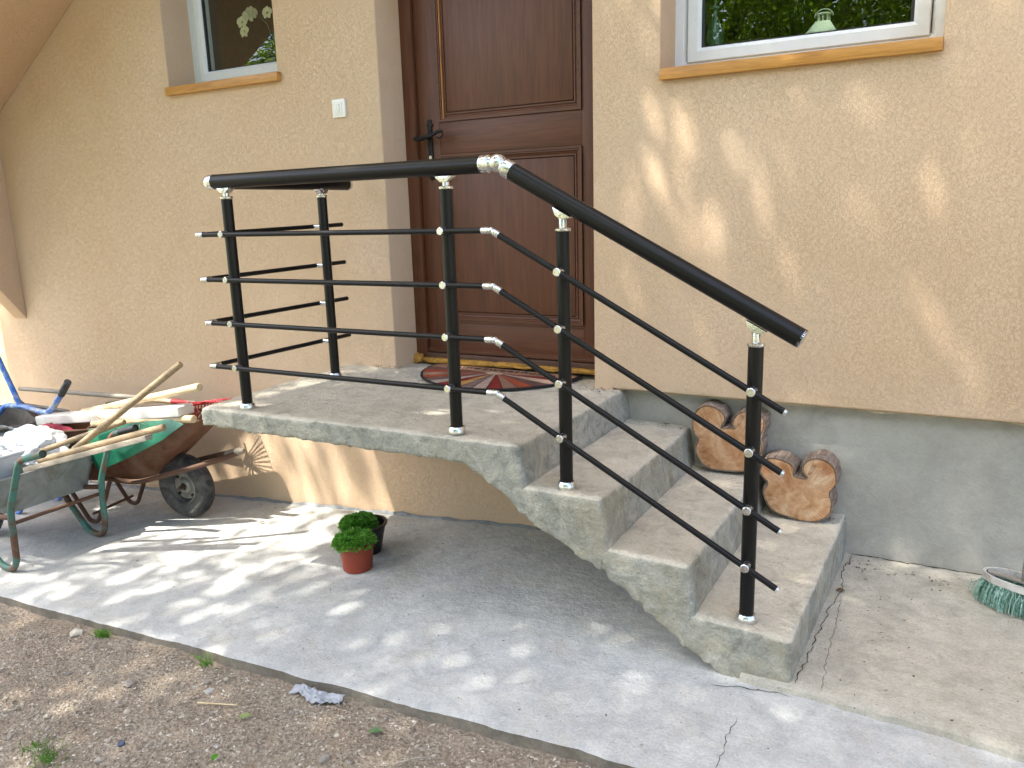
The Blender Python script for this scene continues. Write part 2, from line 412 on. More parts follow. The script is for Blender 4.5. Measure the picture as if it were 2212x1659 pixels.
fil = M(); xf = [-4.8+.03*i for i in range(165)]
for i in range(len(xf)-1):
    a, b = xf[i], xf[i+1]
    hh = lambda x: .008+.016*max(0, fbm((x, 4, 2), 5)+.3)+.008*abs(fbm((x, 1, 2), 28))
    dd = lambda x: .012+.02*max(0, fbm((x, 8, 2), 6)+.25)+.006*abs(fbm((x, 5, 2), 30))
    g0, g1 = gz(a)-.004, gz(b)-.004
    fil.add([(a, -.003, g0+hh(a)), (b, -.003, g1+hh(b)), (b, -.006-dd(b)*.35, g1+.010+hh(b)*.3), (a, -.006-dd(a)*.35, g0+.010+hh(a)*.3), (a, -dd(a)-.006, g0), (b, -dd(b)-.006, g1)], [(3, 2, 1, 0), (4, 5, 2, 3)])
fil.build('mortar_fillet', concrete('fillet_mortar', lin('#7e8286'), lin('#989b9d'), lin('#a9aaa8'), None, 1, 1.3), house, ang=80)
# door
door = thing('door', (0, 0, 0), None, None); door.parent = house; door.location = Vector((-.7, .2, .67))-house.location
frm = M().box(DX0-.012, -1.178, .192, .30, .672, 2.74).box(-.205, DX1+.02, .192, .30, .672, 2.74).box(-1.177, -.206, .194, .30, 2.62, 2.74)
frm.build('door_frame', MT['door'], house, bevel=.003)
Y0 = .212  # leaf face
def member(name, x0, x1, z0, z1, mat, y=Y0, par=door): return M().box(x0, x1, y, y+.05, z0, z1).build(name, mat, par, bevel=.002)
member('stile', -1.174, -1.048, .718, 2.615, MT['door']); member('stile', -.272, -.209, .718, 2.615, MT['door'])
member('rail', -1.0475, -.2725, 1.710, 1.866, MT['door_h']); member('rail', -1.0475, -.2725, .860, .876, MT['door_h'])
member('rail', -1.0475, -.2725, 2.55, 2.615, MT['door_h']); member('rail', -1.0475, -.2725, .718, .8595, MT['door_h'])
def panel(x0, x1, z0, z1):
    p = M().box(x0+.045, x1-.045, Y0+.004, Y0+.03, z0+.045, z1-.045).build('panel', MT['door'], door, bevel=.003)
    m = M()   # stepped moulding frame around the panel, swept as mitred bars
    prof = [(0, -.009), (.010, -.009), (.012, -.004), (.018, -.004), (.021, .0035), (.030, .0075), (.033, .003), (.040, .003), (.043, .014), (.050, .014), (.050, .03), (0, .03)]
    cs = [(x0, z0), (x1, z0), (x1, z1), (x0, z1)]; sg = [(1, 1), (-1, 1), (-1, -1), (1, -1)]; n = len(prof)
    vs = [(cx+sx*d, Y0+h, cz+sz*d) for (cx, cz), (sx, sz) in zip(cs, sg) for d, h in prof]
    fs = [(i*n+k, i*n+k+1, ((i+1) % 4)*n+k+1, ((i+1) % 4)*n+k) for i in range(4) for k in range(n-1)]
    m.add(vs, fs).build('moulding', MT['door_h'], p, ang=25)
    return p
up = panel(-1.047, -.273, 1.867, 2.549); panel(-1.047, -.273, .877, 1.709)
M().box(-1.0225, -1.0165, Y0-.0062, Y0+.002, 1.88, 2.54).build('worn_strip', MT['bare_wood'], up)
# weather bar and threshold
M().prism([(-1.174, .196, .718), (-1.174, .212, .728), (-1.174, .25, .728), (-1.174, .25, .700), (-1.174, .196, .704)], (.965, 0, 0)).build('weather_bar', MT['door_h'], door, bevel=.002)
M().box(-1.18, -.2, .188, .30, .668, .699).build('threshold', wood('threshold_wood', lin('#4c3226'), lin('#5c4033'), lin('#6a5142'), 0), house, bevel=.003)
# iron handle plate
esc = M(); pr = [(.005, 1.884), (.012, 1.878), (.009, 1.868), (.018, 1.86), (.017, 1.852), (.011, 1.846), (.0135, 1.80), (.0125, 1.76), (.0145, 1.70), (.013, 1.64), (.02, 1.62), (.012, 1.60), (.004, 1.588)]
esc.prism([(-1.104+w, Y0-.008, z) for w, z in pr]+[(-1.104-w, Y0-.008, z) for w, z in reversed(pr)], (0, .008, 0))
eo = esc.build('handle_plate', MT['iron'], door, bevel=.0015)
lv = M().cyl((-1.104, Y0-.006, 1.795), (-1.104, Y0-.05, 1.795), .009)
lv.sweep(smooth_path([(-1.165, Y0-.052, 1.79), (-1.14, Y0-.055, 1.788), (-1.10, Y0-.055, 1.795), (-1.065, Y0-.055, 1.792), (-1.03, Y0-.055, 1.812), (-1.0, Y0-.055, 1.81)], .02), [.004]+[.011]*5+[.010]*10+[.009]*(26-16-2+2), 8) if False else None
lv.sweep([(-1.172, Y0-.052, 1.794), (-1.155, Y0-.054, 1.79), (-1.13, Y0-.055, 1.788), (-1.104, Y0-.055, 1.795), (-1.075, Y0-.055, 1.798), (-1.05, Y0-.055, 1.806), (-1.02, Y0-.055, 1.818), (-.998, Y0-.055, 1.816)], [.006, .013, .011, .012, .010, .009, .0085, .006], 10)
lv.sweep(smooth_path([(-1.003, Y0-.055, 1.816), (-.992, Y0-.055, 1.80), (-1.012, Y0-.055, 1.785), (-1.035, Y0-.055, 1.792)], .012), .004, 8)
lv.build('lever', MT['iron'], eo)
M().cyl((-1.104, Y0-.012, 1.70), (-1.104, Y0-.006, 1.70), .009).box(-1.108, -1.100, Y0-.0115, Y0-.006, 1.678, 1.70).build('lock_cylinder', MT['brass'], eo)
# expanding foam under the threshold
rnd = random.Random(5)
x = -1.262; first = True
while x < -.14:
    w = .06 if first else rnd.uniform(.14, .26); h = .030 if first else rnd.uniform(.013, .017)
    me = bpy.data.meshes.new('foam_bead'); bm = bmesh.new(); bmesh.ops.create_icosphere(bm, subdivisions=3, radius=1)
    for v in bm.verts:
        c = v.co; q = [math.copysign(abs(t)**.6, t) for t in c]
        nn = 1+.5*fbm(Vector(q)*1.0+Vector((x*9, 0, 0)), 1.6)
        v.co = (x+w/2+q[0]*w*.535, (.178 if first else .186)+q[1]*.022*nn, .655+h*.4+q[2]*h*.8*nn)
    bm.to_mesh(me); bm.free(); put('foam_bead', finish(me, 80), MT['foam'], house); x += w; first = False

# windows
def glass():
    n = NT('window_glass')
    fr = n.node('ShaderNodeFresnel', {'IOR': 1.9}).outputs[0]
    fr = n.math('MULTIPLY', fr, n.math('SUBTRACT', 1., n.node('ShaderNodeNewGeometry').outputs['Backfacing']))
    t = n.node('ShaderNodeBsdfTransparent', {'Color': (.9, .94, .91, 1)}).outputs[0]
    g = n.node('ShaderNodeBsdfGlossy', {'Color': (.95, 1, .97, 1), 'Roughness': .0}).outputs[0]
    n.t.links.new(n.node('ShaderNodeMixShader', {0: fr, 1: t, 2: g}).outputs[0], n.out.inputs[0]); return n.m
MT['glass'] = glass()
def window(x0, x1, z0, z1, zs, sx0, sx1, sy, label):
    w = thing('window', (0, 0, 0), None, None); w.parent = house; w.location = Vector(((x0+x1)/2, .2, z0))-house.location
    w['label'] = label
    fw, sw = .052, .056
    def ring(name, a, b, c, d, t, y0, y1, mat, bev=.004):
        n = 4; cs = [(a, c), (b, c), (b, d), (a, d)]; sg = [(1, 1), (-1, 1), (-1, -1), (1, -1)]
        pr = [(0, y1), (0, y0+.004), (.004, y0), (t-.014, y0), (t, y0+.012), (t, y1)]; k = len(pr)
        vs = [(cx+s1*q, y, cz+s2*q) for (cx, cz), (s1, s2) in zip(cs, sg) for q, y in pr]
        fs = [(i*k+j, i*k+j+1, ((i+1) % 4)*k+j+1, ((i+1) % 4)*k+j) for i in range(4) for j in range(k)  if j < k-1]+[(i*k+k-1, i*k, ((i+1) % 4)*k, ((i+1) % 4)*k+k-1) for i in range(4)]
        return M().add(vs, fs).build(name, mat, w, ang=20)
    ring('frame', x0-.005, x1+.012, z0, z1, fw, .192, .262, MT['pvc'])
    ring('sash', x0+fw+.001, x1-fw+.008, z0+fw-.012, z1-fw, sw, .184, .25, MT['pvc'])
    gx0, gx1, gz0, gz1 = x0+fw+sw+.002, x1-fw-sw+.006, z0+fw+sw-.012, z1-fw-sw
    gk = M(); g = .006
    for a, b, c, d in ((gx0, gx1, gz0, gz0+g), (gx0, gx1, gz1-g, gz1), (gx0, gx0+g, gz0+g, gz1-g), (gx1-g, gx1, gz0+g, gz1-g)):
        gk.box(a-.004, b+.004, .20, .215, c, d)
    gk.build('gasket', MT['gasket'], w)
    M().box(gx0-.003, gx1+.003, .206, .212, gz0-.003, gz1+.003).build('pane', MT['glass'], w)
    s = M().hexa([(sx0, sy, zs-.044), (sx1, sy, zs-.044), (sx1, .19, zs-.04), (sx0, .19, zs-.04), (sx0, sy, zs), (sx1, sy, zs), (sx1, .19, zs+.004), (sx0, .19, zs+.004)])
    s.build('sill', MT['sill'], w, bevel=.003)
    # the room behind
    a, b, c, d, e = x0-.6, x1+.6, .34, 3.0, z0-1.2
    rm = M().add([(a, c, e), (b, c, e), (b, d, e), (a, d, e), (a, c, z1+.2), (b, c, z1+.2), (b, d, z1+.2), (a, d, z1+.2)], [(0, 1, 2, 3), (4, 5, 6, 7), (1, 2, 6, 5), (2, 3, 7, 6), (3, 0, 4, 7)])
    rm.build('room', MT['dark_room'], w)
    M().box(x0+.004, x1-.004, .266, .55, z0+.0, z0+.03).build('inner_sill', MT['pvc'], w)
    return w
window(-2.735, -1.895, 2.165, 3.29, 2.161, -2.734, -1.874, -.03, 'small white window left of the door')
window(.165, 1.163, 1.966, 2.99, 1.964, .172, 1.171, -.03, 'wide white window right of the door')

# light switch
sw = thing('light_switch', (-1.499, 0, 1.90), 'white square light switch on the plaster left of the door', 'switch')
M().box(-1.540, -1.458, -.012, .002, 1.906, 1.995).build('cover_plate', MT['switch'], sw, bevel=.005, seg=3)
M().box(-1.523, -1.475, -.0155, -.0122, 1.923, 1.978).build('inner_frame', MT['switch'], sw, bevel=.001)
M().hexa([(-1.511, -.0175, 1.93), (-1.487, -.0175, 1.93), (-1.487, -.0157, 1.93), (-1.511, -.0157, 1.93), (-1.511, -.0215, 1.971), (-1.487, -.0215, 1.971), (-1.487, -.0157, 1.971), (-1.511, -.0157, 1.971)]).build('rocker', MT['switch'], sw, bevel=.0008)

# ------------------------------------------------------------------ outside stair flight overhead at the left
fl = thing('outside_staircase', (-4.5, -.5, .77), 'plastered outside stair flight rising along the wall at upper left', 'staircase')
def sz(x): return 2.729+.61*(x+3.476)
xa, xb_ = -4.62, -.9
M().hexa([(xa, -1.12, sz(xa)), (xb_, -1.12, sz(xb_)), (xb_, 0.001, sz(xb_)), (xa, 0.001, sz(xa)), (xa, -1.12, sz(xa)+.2), (xb_, -1.12, sz(xb_)+.2), (xb_, 0.001, sz(xb_)+.2), (xa, 0.001, sz(xa)+.2)]).build('soffit', MT['plaster_plain'], fl, bevel=.01)
for i in range(13):
    x = -4.45+i*.27; zt = sz(x+.27)+.24
    M().box(x, x+.268, -1.1, -.002, sz(x)+.19, zt).build('step', MT['steps'], fl)
M().prism([(-4.475, 0.001, .77), (-4.475, 0.001, sz(-4.475)+.02), (-4.475, -1.10, sz(-4.475)+.02), (-4.475, -1.10, 1.95), (-4.475, -.66, 1.72)], (-.16, 0, 0)).build('bracket_wall', MT['plaster_plain'], fl, bevel=.008)

# ------------------------------------------------------------------ concrete steps
steps = thing('concrete_steps', (0, -.45, 0), 'bare cast concrete landing with steps in front of the door', 'steps')
D = .984
def cast_solid(name, front, back, yb, vox=.012, spall=None):
    n = len(front); vs = [(x, -D, z) for x, z in front]+[(x, yb, z) for x, z in back]
    fs = [tuple(range(n)), tuple(reversed(range(n, 2*n)))]+[((i+1) % n, i, n+i, n+(i+1) % n) for i in range(n)]
    me = bpy.data.meshes.new(name+'_raw'); me.from_pydata(vs, [], fs)
    bm = bmesh.new(); bm.from_mesh(me); bmesh.ops.recalc_face_normals(bm, faces=bm.faces); bmesh.ops.triangulate(bm, faces=bm.faces); bm.to_mesh(me); bm.free()
    tmp = bpy.data.objects.new('tmp', me); COL.objects.link(tmp)
    md = tmp.modifiers.new('r', 'REMESH'); md.mode = 'VOXEL'; md.voxel_size = vox
    dg = bpy.context.evaluated_depsgraph_get(); dg.update()
    ev = bpy.data.meshes.new_from_object(tmp.evaluated_get(dg)); bpy.data.objects.remove(tmp)
    bm = bmesh.new(); bm.from_mesh(ev)
    for _ in range(2): bmesh.ops.smooth_vert(bm, verts=bm.verts, factor=.5, use_axis_x=True, use_axis_y=True, use_axis_z=True)
    bm.normal_update()
    for v in bm.verts:
        p = v.co; nn = v.normal.copy()
        side = 1-abs(nn.z); corner = 1-max(abs(nn.x), abs(nn.y), abs(nn.z))
        under = 1 if nn.z < -.25 else 0
        a = .002*fbm(p, 4)+.0014*fbm(p+Vector((3, 0, 0)), 19)+side*.002*fbm(p, 48)
        a += corner*.016*fbm(p, 26)-corner*.006
        if under or (nn.z < .1 and corner > .05): a += .005*fbm(p, 17)+.006*fbm(p, 42)
        v.co = p+nn*a
    bm.to_mesh(ev); bm.free(); ev.name = name; ev.materials.clear()
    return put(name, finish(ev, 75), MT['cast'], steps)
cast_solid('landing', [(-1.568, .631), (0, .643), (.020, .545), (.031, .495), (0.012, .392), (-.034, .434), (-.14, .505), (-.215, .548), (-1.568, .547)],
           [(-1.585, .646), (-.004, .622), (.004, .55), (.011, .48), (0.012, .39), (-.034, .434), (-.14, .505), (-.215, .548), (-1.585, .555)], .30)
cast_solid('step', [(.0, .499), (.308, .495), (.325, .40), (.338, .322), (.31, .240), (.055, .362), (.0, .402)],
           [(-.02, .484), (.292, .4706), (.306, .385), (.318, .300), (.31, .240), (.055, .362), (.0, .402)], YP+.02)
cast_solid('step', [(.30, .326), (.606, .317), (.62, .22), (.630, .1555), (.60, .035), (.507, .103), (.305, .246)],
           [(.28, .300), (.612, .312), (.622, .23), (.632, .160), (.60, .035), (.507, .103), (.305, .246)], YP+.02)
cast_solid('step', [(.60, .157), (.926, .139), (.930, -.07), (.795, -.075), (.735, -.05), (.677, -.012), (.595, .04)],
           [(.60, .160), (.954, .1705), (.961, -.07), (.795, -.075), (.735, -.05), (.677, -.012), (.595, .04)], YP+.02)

# ------------------------------------------------------------------ railing
rail = thing('railing', (-.3, -.92, .645), 'black metal railing with silver fittings on the landing and steps', 'railing')
PY = -.9196; BY = -.960
ZB = [1.367, 1.183, 1.001, .815]
HR = .0288; HZ = 1.577
slope = Vector((.984, 0, -.538)).normalized()
def post(x, y, z0, z1, tilt=None, hz=None, slit=False):
    p = M().cyl((x, y, z0+.02), (x, y, z1), .0224, n=28).build('post', MT['black'], rail)
    M().lathe([(.0005, 0), (.033, 0), (.0335, .004), (.0305, .018), (.0265, .024), (.0215, .0245)], (x, y, z0), n=28).build('base_flange', MT['alu'], p)
    M().lathe([(.0005, .001), (.0250, .001), (.026, .003), (.026, .009), (.022, .0115), (.0125, .0125), (.0125, .036), (.0115, .040), (.0005, .040)], (x, y, z1), n=24).build('collar', MT['alu'], p)
    t = Vector(tilt) if tilt else Vector((1, 0, 0)); up = Vector((0, 0, 1)); s = t.cross(up).normalized(); nrm = s.cross(t)
    if nrm.z < 0: nrm = -nrm
    c = Vector((x, y, 0)); c.z = hz-HR/max(nrm.z, .1)-.002
    sd = M(); wdt = .017; L = .034
    for k in range(7):     # cradle that hugs the tube
        pass
    sd.prism([c-t*L*.9-nrm*.002-s*wdt, c-t*L+nrm*.004-s*wdt, c+t*L+nrm*.004-s*wdt, c+t*L*.9-nrm*.002-s*wdt, c+t*.013-nrm*.016-s*wdt*.9, c-t*.013-nrm*.016-s*wdt*.9], s*wdt*2)
    sd.cyl((x, y, z1+.03), c-nrm*.012, .011, n=14)
    sd.cyl(c-nrm*.006-s*(wdt+.003), c-nrm*.006+s*(wdt+.003), .005, n=10)
    sd.build('saddle', MT['alu'], p, bevel=.0012)
    return p
P1 = post(-1.345, PY, .633, 1.506, hz=HZ); PB = post(-1.374, -.3218, .648, 1.512, tilt=(0, 1, 0), hz=HZ)
P3 = post(-.2806, PY, .643, 1.506, hz=HZ)
P4 = post(.1579, PY, .496, 1.359, tilt=slope, hz=1.452); P5 = post(.7763, PY, .146, 1.021, tilt=slope, hz=1.114)
# handrails
def tube(name, a, b, r, mat, par=rail, n=24): return M().cyl(a, b, r, n=n).build(name, mat, par)
tube('handrail', (-1.405, PY, HZ), (-.138, PY, HZ+.004), HR, MT['black'])
tube('handrail', (-1.43, PY+.03, HZ), (-1.405, -.10, HZ), HR, MT['black'])
B0 = Vector((-.075, PY, 1.582)); S0 = B0+slope*.055; S1 = Vector((.905, PY, 1.582-(.905+.075)*.5465+.002))
sd = (S1-B0).normalized(); S0 = B0+sd*.058
tube('handrail', S0, S1, HR, MT['black'], n=32)
# corner elbow, ball joint and end caps
M().sweep(smooth_path([(-1.402, PY, HZ), (-1.437, PY, HZ), (-1.431, PY+.034, HZ)], .03, 6), HR+.0012, 24).build('elbow', MT['alu'], rail)
bj = M().sph(B0, .031, 24, 16).build('ball_joint', MT['alu'], rail)
def sleeve(a, d, r, L, par, name='sleeve'):
    a, d = Vector(a), Vector(d).normalized(); k = r/.0275
    return M().lathe([(r*.5, -.006*k), (r*.72, 0), (r*.8, .004*k), (r*.82, .008*k), (r, .013*k), (r, .013*k+L), (r*.95, .016*k+L)], a, d, 24).build(name, MT['alu'], par)
sleeve(B0+Vector((-.018, 0, 0)), (-1, 0, 0), .0302, .026, bj); sleeve(B0+sd*.018, sd, .0302, .026, bj)
M().lathe([(.0005, .003), (HR*.8, .003), (HR, .0005), (HR*1.0, -.006)], S1, sd, 28).build('end_cap', MT['alu'], rail)
M().lathe([(.0005, .02), (HR*.6, .019), (HR*1.02, .012), (HR*1.03, -.004)], (-1.405, -.10, HZ), (0, 1, 0), 24).build('end_cap', MT['alu'], rail)
# infill bars
BR = .0100
for z in ZB:
    J = Vector((-.085, BY, z)); E_ = Vector((.873, BY, z-.527)); d = (E_-J).normalized()
    tube('bar', (-1.462, BY, z), (-.112, BY, z), BR, MT['black'], n=14)
    b = tube('bar', J+d*.026, E_, BR, MT['black'], n=14)
    M().lathe([(.0003, .0045), (BR*.8, .004), (BR*1.02, 0), (BR*1.02, -.004)], E_, d, 14).build('end_cap', MT['alu'], b)
    bb = tube('bar', (-1.492, BY+.04, z), (-1.421, -.14, z+.016), BR, MT['black'], n=14)
    M().lathe([(.0003, .003), (BR*.8, .003), (BR*1.02, 0), (BR*1.02, -.004)], (-1.421, -.14, z+.016), (0, 1, 0), 14).build('end_cap', MT['gasket'], bb)
    M().sweep(smooth_path([(-1.455, BY, z), (-1.496, BY, z), (-1.491, BY+.045, z)], .012, 4), BR+.0018, 14).build('elbow', MT['alu'], rail)
    j = M().sph(J, .0118, 16, 10).build('ball_joint', MT['alu'], rail)
    sleeve(J+Vector((-.006, 0, 0)), (-1, 0, 0), .0119, .022, j); sleeve(J+d*.006, d, .0119, .022, j)
    for px, cz in ((-1.345, z), (-.2806, z), (.1579, z-.527*(.1579+.085)/.958-.012*0), (.7763, z-.527*(.7763+.085)/.958)):
        par = {-1.345: P1, -.2806: P3, .1579: P4, .7763: P5}[px]
        dd = Vector((1, 0, 0)) if px < -.1 else d
        c = Vector((px, BY, cz))
        cl = M().cyl(c+Vector((0, .026, 0)), c+Vector((0, -.0138, 0)), .0135, n=20, bev=.002)
        cl.build('bar_clamp', MT['alu'], par)
    c = Vector((-1.374-.043, -.3218, z+.0125))
    M().cyl(c+Vector((.028, 0, 0)), c+Vector((-.0125, 0, 0)), .0125, n=16, bev=.002).build('bar_clamp', MT['alu'], PB)

# ------------------------------------------------------------------ half round doormat
mat_z = .637
MC = Vector((-.685, .175, mat_z)); MA, MB = .425, .452
mt = thing('doormat', (MC.x, MC.y, mat_z), 'half-round doormat with coloured sun rays in front of the door', 'doormat')
def mpt(th, k=1., z=0): return Vector((MC.x+MA*k*math.cos(th), MC.y-MB*k*math.sin(th), mat_z+z))
N = 48
base = [mpt(math.pi*i/N) for i in range(N+1)]
M().prism(base, (0, 0, .006)).build('border', plain('mat_rubber', lin('#1b1a1b'), .75, 0, .2, 60, bump=.3), mt, bevel=.002)
hub = Vector((MC.x-.005, MC.y-.118, mat_z))
cols = ['#7d3a33', '#b79a86', '#6d5049', '#a4523a', '#93705c', '#86352f', '#b49c8e', '#7a6660', '#b58a55', '#87382f', '#b3a195', '#7a625b', '#9c543c', '#8d6f60', '#984f3b', '#7d5b50']
def matwood(name, c):
    n = NT(name); v = n.mapping(n.pos, (8, 40, 8), (0, 0, .5)); f = n.noise(4, 6, .7, v)
    return n.fin(n.mix(lin(c), n.ramp(f, [(.3, .45), (.7, 1.25)]), .85, 'MULTIPLY'), .85, spec=.1)
top_k = .968
def rim(th):       # ray from hub towards the mat edge, angle measured about the hub
    d = Vector((math.cos(th), -math.sin(th), 0)); t = .02
    while t < 1:
        p = hub+d*t
        e = ((p.x-MC.x)/(MA*top_k))**2+((p.y-MC.y)/(MB*top_k))**2
        if e > 1 or p.y > MC.y-.012: break
        t += .002
    return hub+d*t
K = len(cols); a0, a1 = -.12, math.pi+.12
for i in range(K):
    t0 = a0+(a1-a0)*i/K+.010; t1 = a0+(a1-a0)*(i+1)/K-.010
    inner = [hub+Vector((.052*math.cos(t), -.026*math.sin(t), 0)) for t in (t0, (t0+t1)/2, t1)]
    outer = [rim(t1+(t0-t1)*k/6) for k in range(7)]
    M().prism([p+Vector((0, 0, .006)) for p in inner+outer], (0, 0, .0022)).build('ray', matwood('ray_print', cols[i]), mt)
M().prism([hub+Vector((.047*math.cos(2*math.pi*k/24), -.022*math.sin(2*math.pi*k/24), .006)) for k in range(24)], (0, 0, .0024)).build('sun_disc', matwood('disc_print', '#c4ad92'), mt)
yt = MC.y-.0135
strip = [hub+Vector((x, 0, .006)) for x in ()]
pts = [(-.40, yt-.004), (-.398, yt-.075), (-.2, yt-.085), (-.062, yt-.102), (-.03, yt-.085), (.03, yt-.085), (.062, yt-.102), (.2, yt-.085), (.398, yt-.075), (.40, yt-.004)]
M().prism([(MC.x+a, b, mat_z+.0064) for a, b in pts], (0, 0, .0024)).build('lettered_board', matwood('board_print', '#a67f68'), mt)
def text_mesh(s, size):
    cu = bpy.data.curves.new('t', 'FONT'); cu.body = s; cu.size = size; cu.align_x = 'CENTER'; cu.extrude = .0004; cu.space_character = 1.12; cu.offset = .0006
    o = bpy.data.objects.new('t', cu); COL.objects.link(o); dg = bpy.context.evaluated_depsgraph_get(); dg.update()
    me = bpy.data.meshes.new_from_object(o.evaluated_get(dg)); bpy.data.objects.remove(o); return me
ink = plain('letter_ink', lin('#2a1b17'), .8)
for s, dx, dy, rz in (('home', -.215, -.066, .10), ('sweet', 0, -.060, 0), ('home', .21, -.066, -.10)):
    me = text_mesh(s, .068); me.transform(Matrix.Translation((MC.x+dx, yt+dy, mat_z+.0096)) @ Matrix.Rotation(rz, 4, 'Z') @ Matrix.Diagonal((1.15, 1, 1, 1)))
    me.materials.clear(); put('lettering', me, ink, mt)

mt.rotation_euler.y = .0095
# ------------------------------------------------------------------ trunk slices
L1 = [(0.333, 0.501), (0.336, 0.549), (0.354, 0.583), (0.39, 0.604), (0.436, 0.596), (0.468, 0.571), (0.473, 0.544), (0.46, 0.513), (0.492, 0.518), (0.512, 0.516), (0.502, 0.535), (0.505, 0.556), (0.525, 0.582), (0.56, 0.593), (0.603, 0.589), (0.629, 0.569), (0.634, 0.533), (0.622, 0.487), (0.629, 0.442), (0.623, 0.404), (0.611, 0.365), (0.568, 0.336), (0.533, 0.327), (0.479, 0.324), (0.415, 0.325), (0.378, 0.344), (0.354, 0.379), (0.348, 0.417), (0.359, 0.452), (0.343, 0.474)]
L2 = [(0.63, 0.377), (0.642, 0.401), (0.667, 0.416), (0.709, 0.415), (0.751, 0.398), (0.765, 0.377), (0.763, 0.354), (0.786, 0.348), (0.812, 0.350), (0.796, 0.370), (0.791, 0.394), (0.804, 0.418), (0.839, 0.436), (0.879, 0.432), (0.912, 0.406), (0.922, 0.372), (0.924, 0.336), (0.902, 0.298), (0.912, 0.263), (0.91, 0.222), (0.892, 0.192), (0.852, 0.169), (0.803, 0.163), (0.761, 0.17), (0.71, 0.18), (0.671, 0.202), (0.648, 0.245), (0.642, 0.272), (0.658, 0.307), (0.64, 0.328), (0.627, 0.353)]
def catmull(pts, sub=4):
    n = len(pts); out = []
    for i in range(n):
        p0, p1, p2, p3 = [Vector(pts[(i+k) % n]) for k in (-1, 0, 1, 2)]
        for s in range(sub):
            t = s/sub; out.append(.5*((2*p1)+(p2-p0)*t+(2*p0-5*p1+4*p2-p3)*t*t+(3*p1-p0-3*p2+p3)*t**3))
    return out
def inset(poly, d):
    n = len(poly); A = sum(poly[i].x*poly[(i+1) % n].y-poly[(i+1) % n].x*poly[i].y for i in range(n)); sg = 1 if A > 0 else -1
    out = []
    for i in range(n):
        t = (poly[(i+1) % n]-poly[i-1]).normalized(); out.append(poly[i]+Vector((-t.y, t.x))*d*sg)
    return out
def slice_mat(cs, c0, c1, c2):
    n = NT('cut_wood'); sp = n.node('ShaderNodeSeparateXYZ', {0: n.pos}).outputs
    ds = []
    for cx, cz in cs:
        dx = n.math('SUBTRACT', sp[0], cx); dz = n.math('SUBTRACT', sp[2], cz)
        ds.append(n.math('SQRT', n.math('ADD', n.math('MULTIPLY', dx, dx), n.math('MULTIPLY', dz, dz))))
    d = ds[0]
    for e in ds[1:]: d = n.node('ShaderNodeMath', {0: d, 1: e, 2: .05}, operation='SMOOTH_MIN').outputs[0]
    dn = n.math('ADD', d, n.math('MULTIPLY', n.noise(14, 3), .02))
    ring = n.math('SINE', n.math('MULTIPLY', dn, 900)); ring2 = n.math('SINE', n.math('MULTIPLY', dn, 260))
    col = n.ramp(n.noise(16, 5, .65, dist=.6), [(.32, c0), (.52, c1), (.7, c2)])
    col = n.mix(col, lin('#a3623a'), n.ramp(n.noise(9, 3), [(.5, 0.), (.72, .6)]))
    col = n.mix(col, n.ramp(n.math('ADD', n.math('MULTIPLY', ring, .3), n.math('MULTIPLY', ring2, .35)), [(0, .72), (.5, 1.)]), .45, 'MULTIPLY')
    cx, cz = cs[0]
    an = n.node('ShaderNodeMath', {0: n.math('SUBTRACT', sp[0], cx), 1: n.math('SUBTRACT', sp[2], cz)}, operation='ARCTAN2').outputs[0]
    an = n.math('ADD', an, n.math('MULTIPLY', n.noise(20, 2), .12))
    cv = n.node('ShaderNodeCombineXYZ', {0: n.math('MULTIPLY', an, 6.), 1: n.math('MULTIPLY', d, 3.)}).outputs[0]
    cr_ = n.ramp(n.node('ShaderNodeTexVoronoi', {'Vector': cv, 'Scale': 2.2}, feature='DISTANCE_TO_EDGE').outputs[0], [(.0, 1.), (.05, 0.)])
    cr_ = n.math('MULTIPLY', cr_, n.ramp(ds[0], [(.03, 0.), (.10, .55)]))
    col = n.mix(col, lin('#5a3018'), cr_)
    return n.fin(col, .75, n.bump(n.noise(90, 4), .2, .003), spec=.2)
def trunk_slice(pts, y0, y1, zbase, cs, c, label):
    poly = catmull(pts); cx = sum(p.x for p in poly)/len(poly)
    t = thing('trunk_slice', (cx, y0+.05, zbase), label, 'wood slice', 'lobed trunk slices leaning on the plinth')
    n = len(poly); L = 6; vs = []; fs = []
    ins = inset(poly, .005)
    for k in range(L+1):
        y = y0+(y1-y0)*k/L
        for i, p in enumerate(poly):
            r = .006*fbm((p.x*1.0, y*.35, p.y), 45)*(1 if k else .3)+(0.003 if k else 0)
            q = p-(ins[i]-p)*r/.005
            vs.append((q.x, y, q.y))
    for k in range(L):
        for i in range(n): fs.append((k*n+i, k*n+(i+1) % n, (k+1)*n+(i+1) % n, (k+1)*n+i))
    fs.append(tuple(L*n+i for i in range(n)))
    b = len(vs); vs += [(p.x, y0+.0015, p.y) for p in inset(poly, .0042)]; vs += [(p.x, y0+.007, p.y) for p in ins]
    for i in range(n): fs.append((i, (i+1) % n, b+(i+1) % n, b+i)); fs.append((b+i, b+(i+1) % n, b+n+(i+1) % n, b+n+i))
    me = bpy.data.meshes.new('bark'); me.from_pydata(vs, [], fs); put('bark', finish(me, 40), MT['bark'], t)
    f = inset(poly, .0062); M().prism([(p.x, y0-.001, p.y) for p in f], (0, .02, 0)).build('cut_face', slice_mat(cs, *c), t)
trunk_slice(L1, -.03, .068, .315, [(.49, .43), (.405, .545), (.565, .54)], (lin('#a9784f'), lin('#c59a72'), lin('#d5b391')), 'lobed trunk slice on the upper of the two steps, half behind the railing post')
trunk_slice(L2, -.06, .055, .16, [(.785, .27), (.70, .365), (.86, .375)], (lin('#ad7d54'), lin('#cba078'), lin('#dcbd9b')), 'paler lobed trunk slice standing on the lowest step against the plinth')

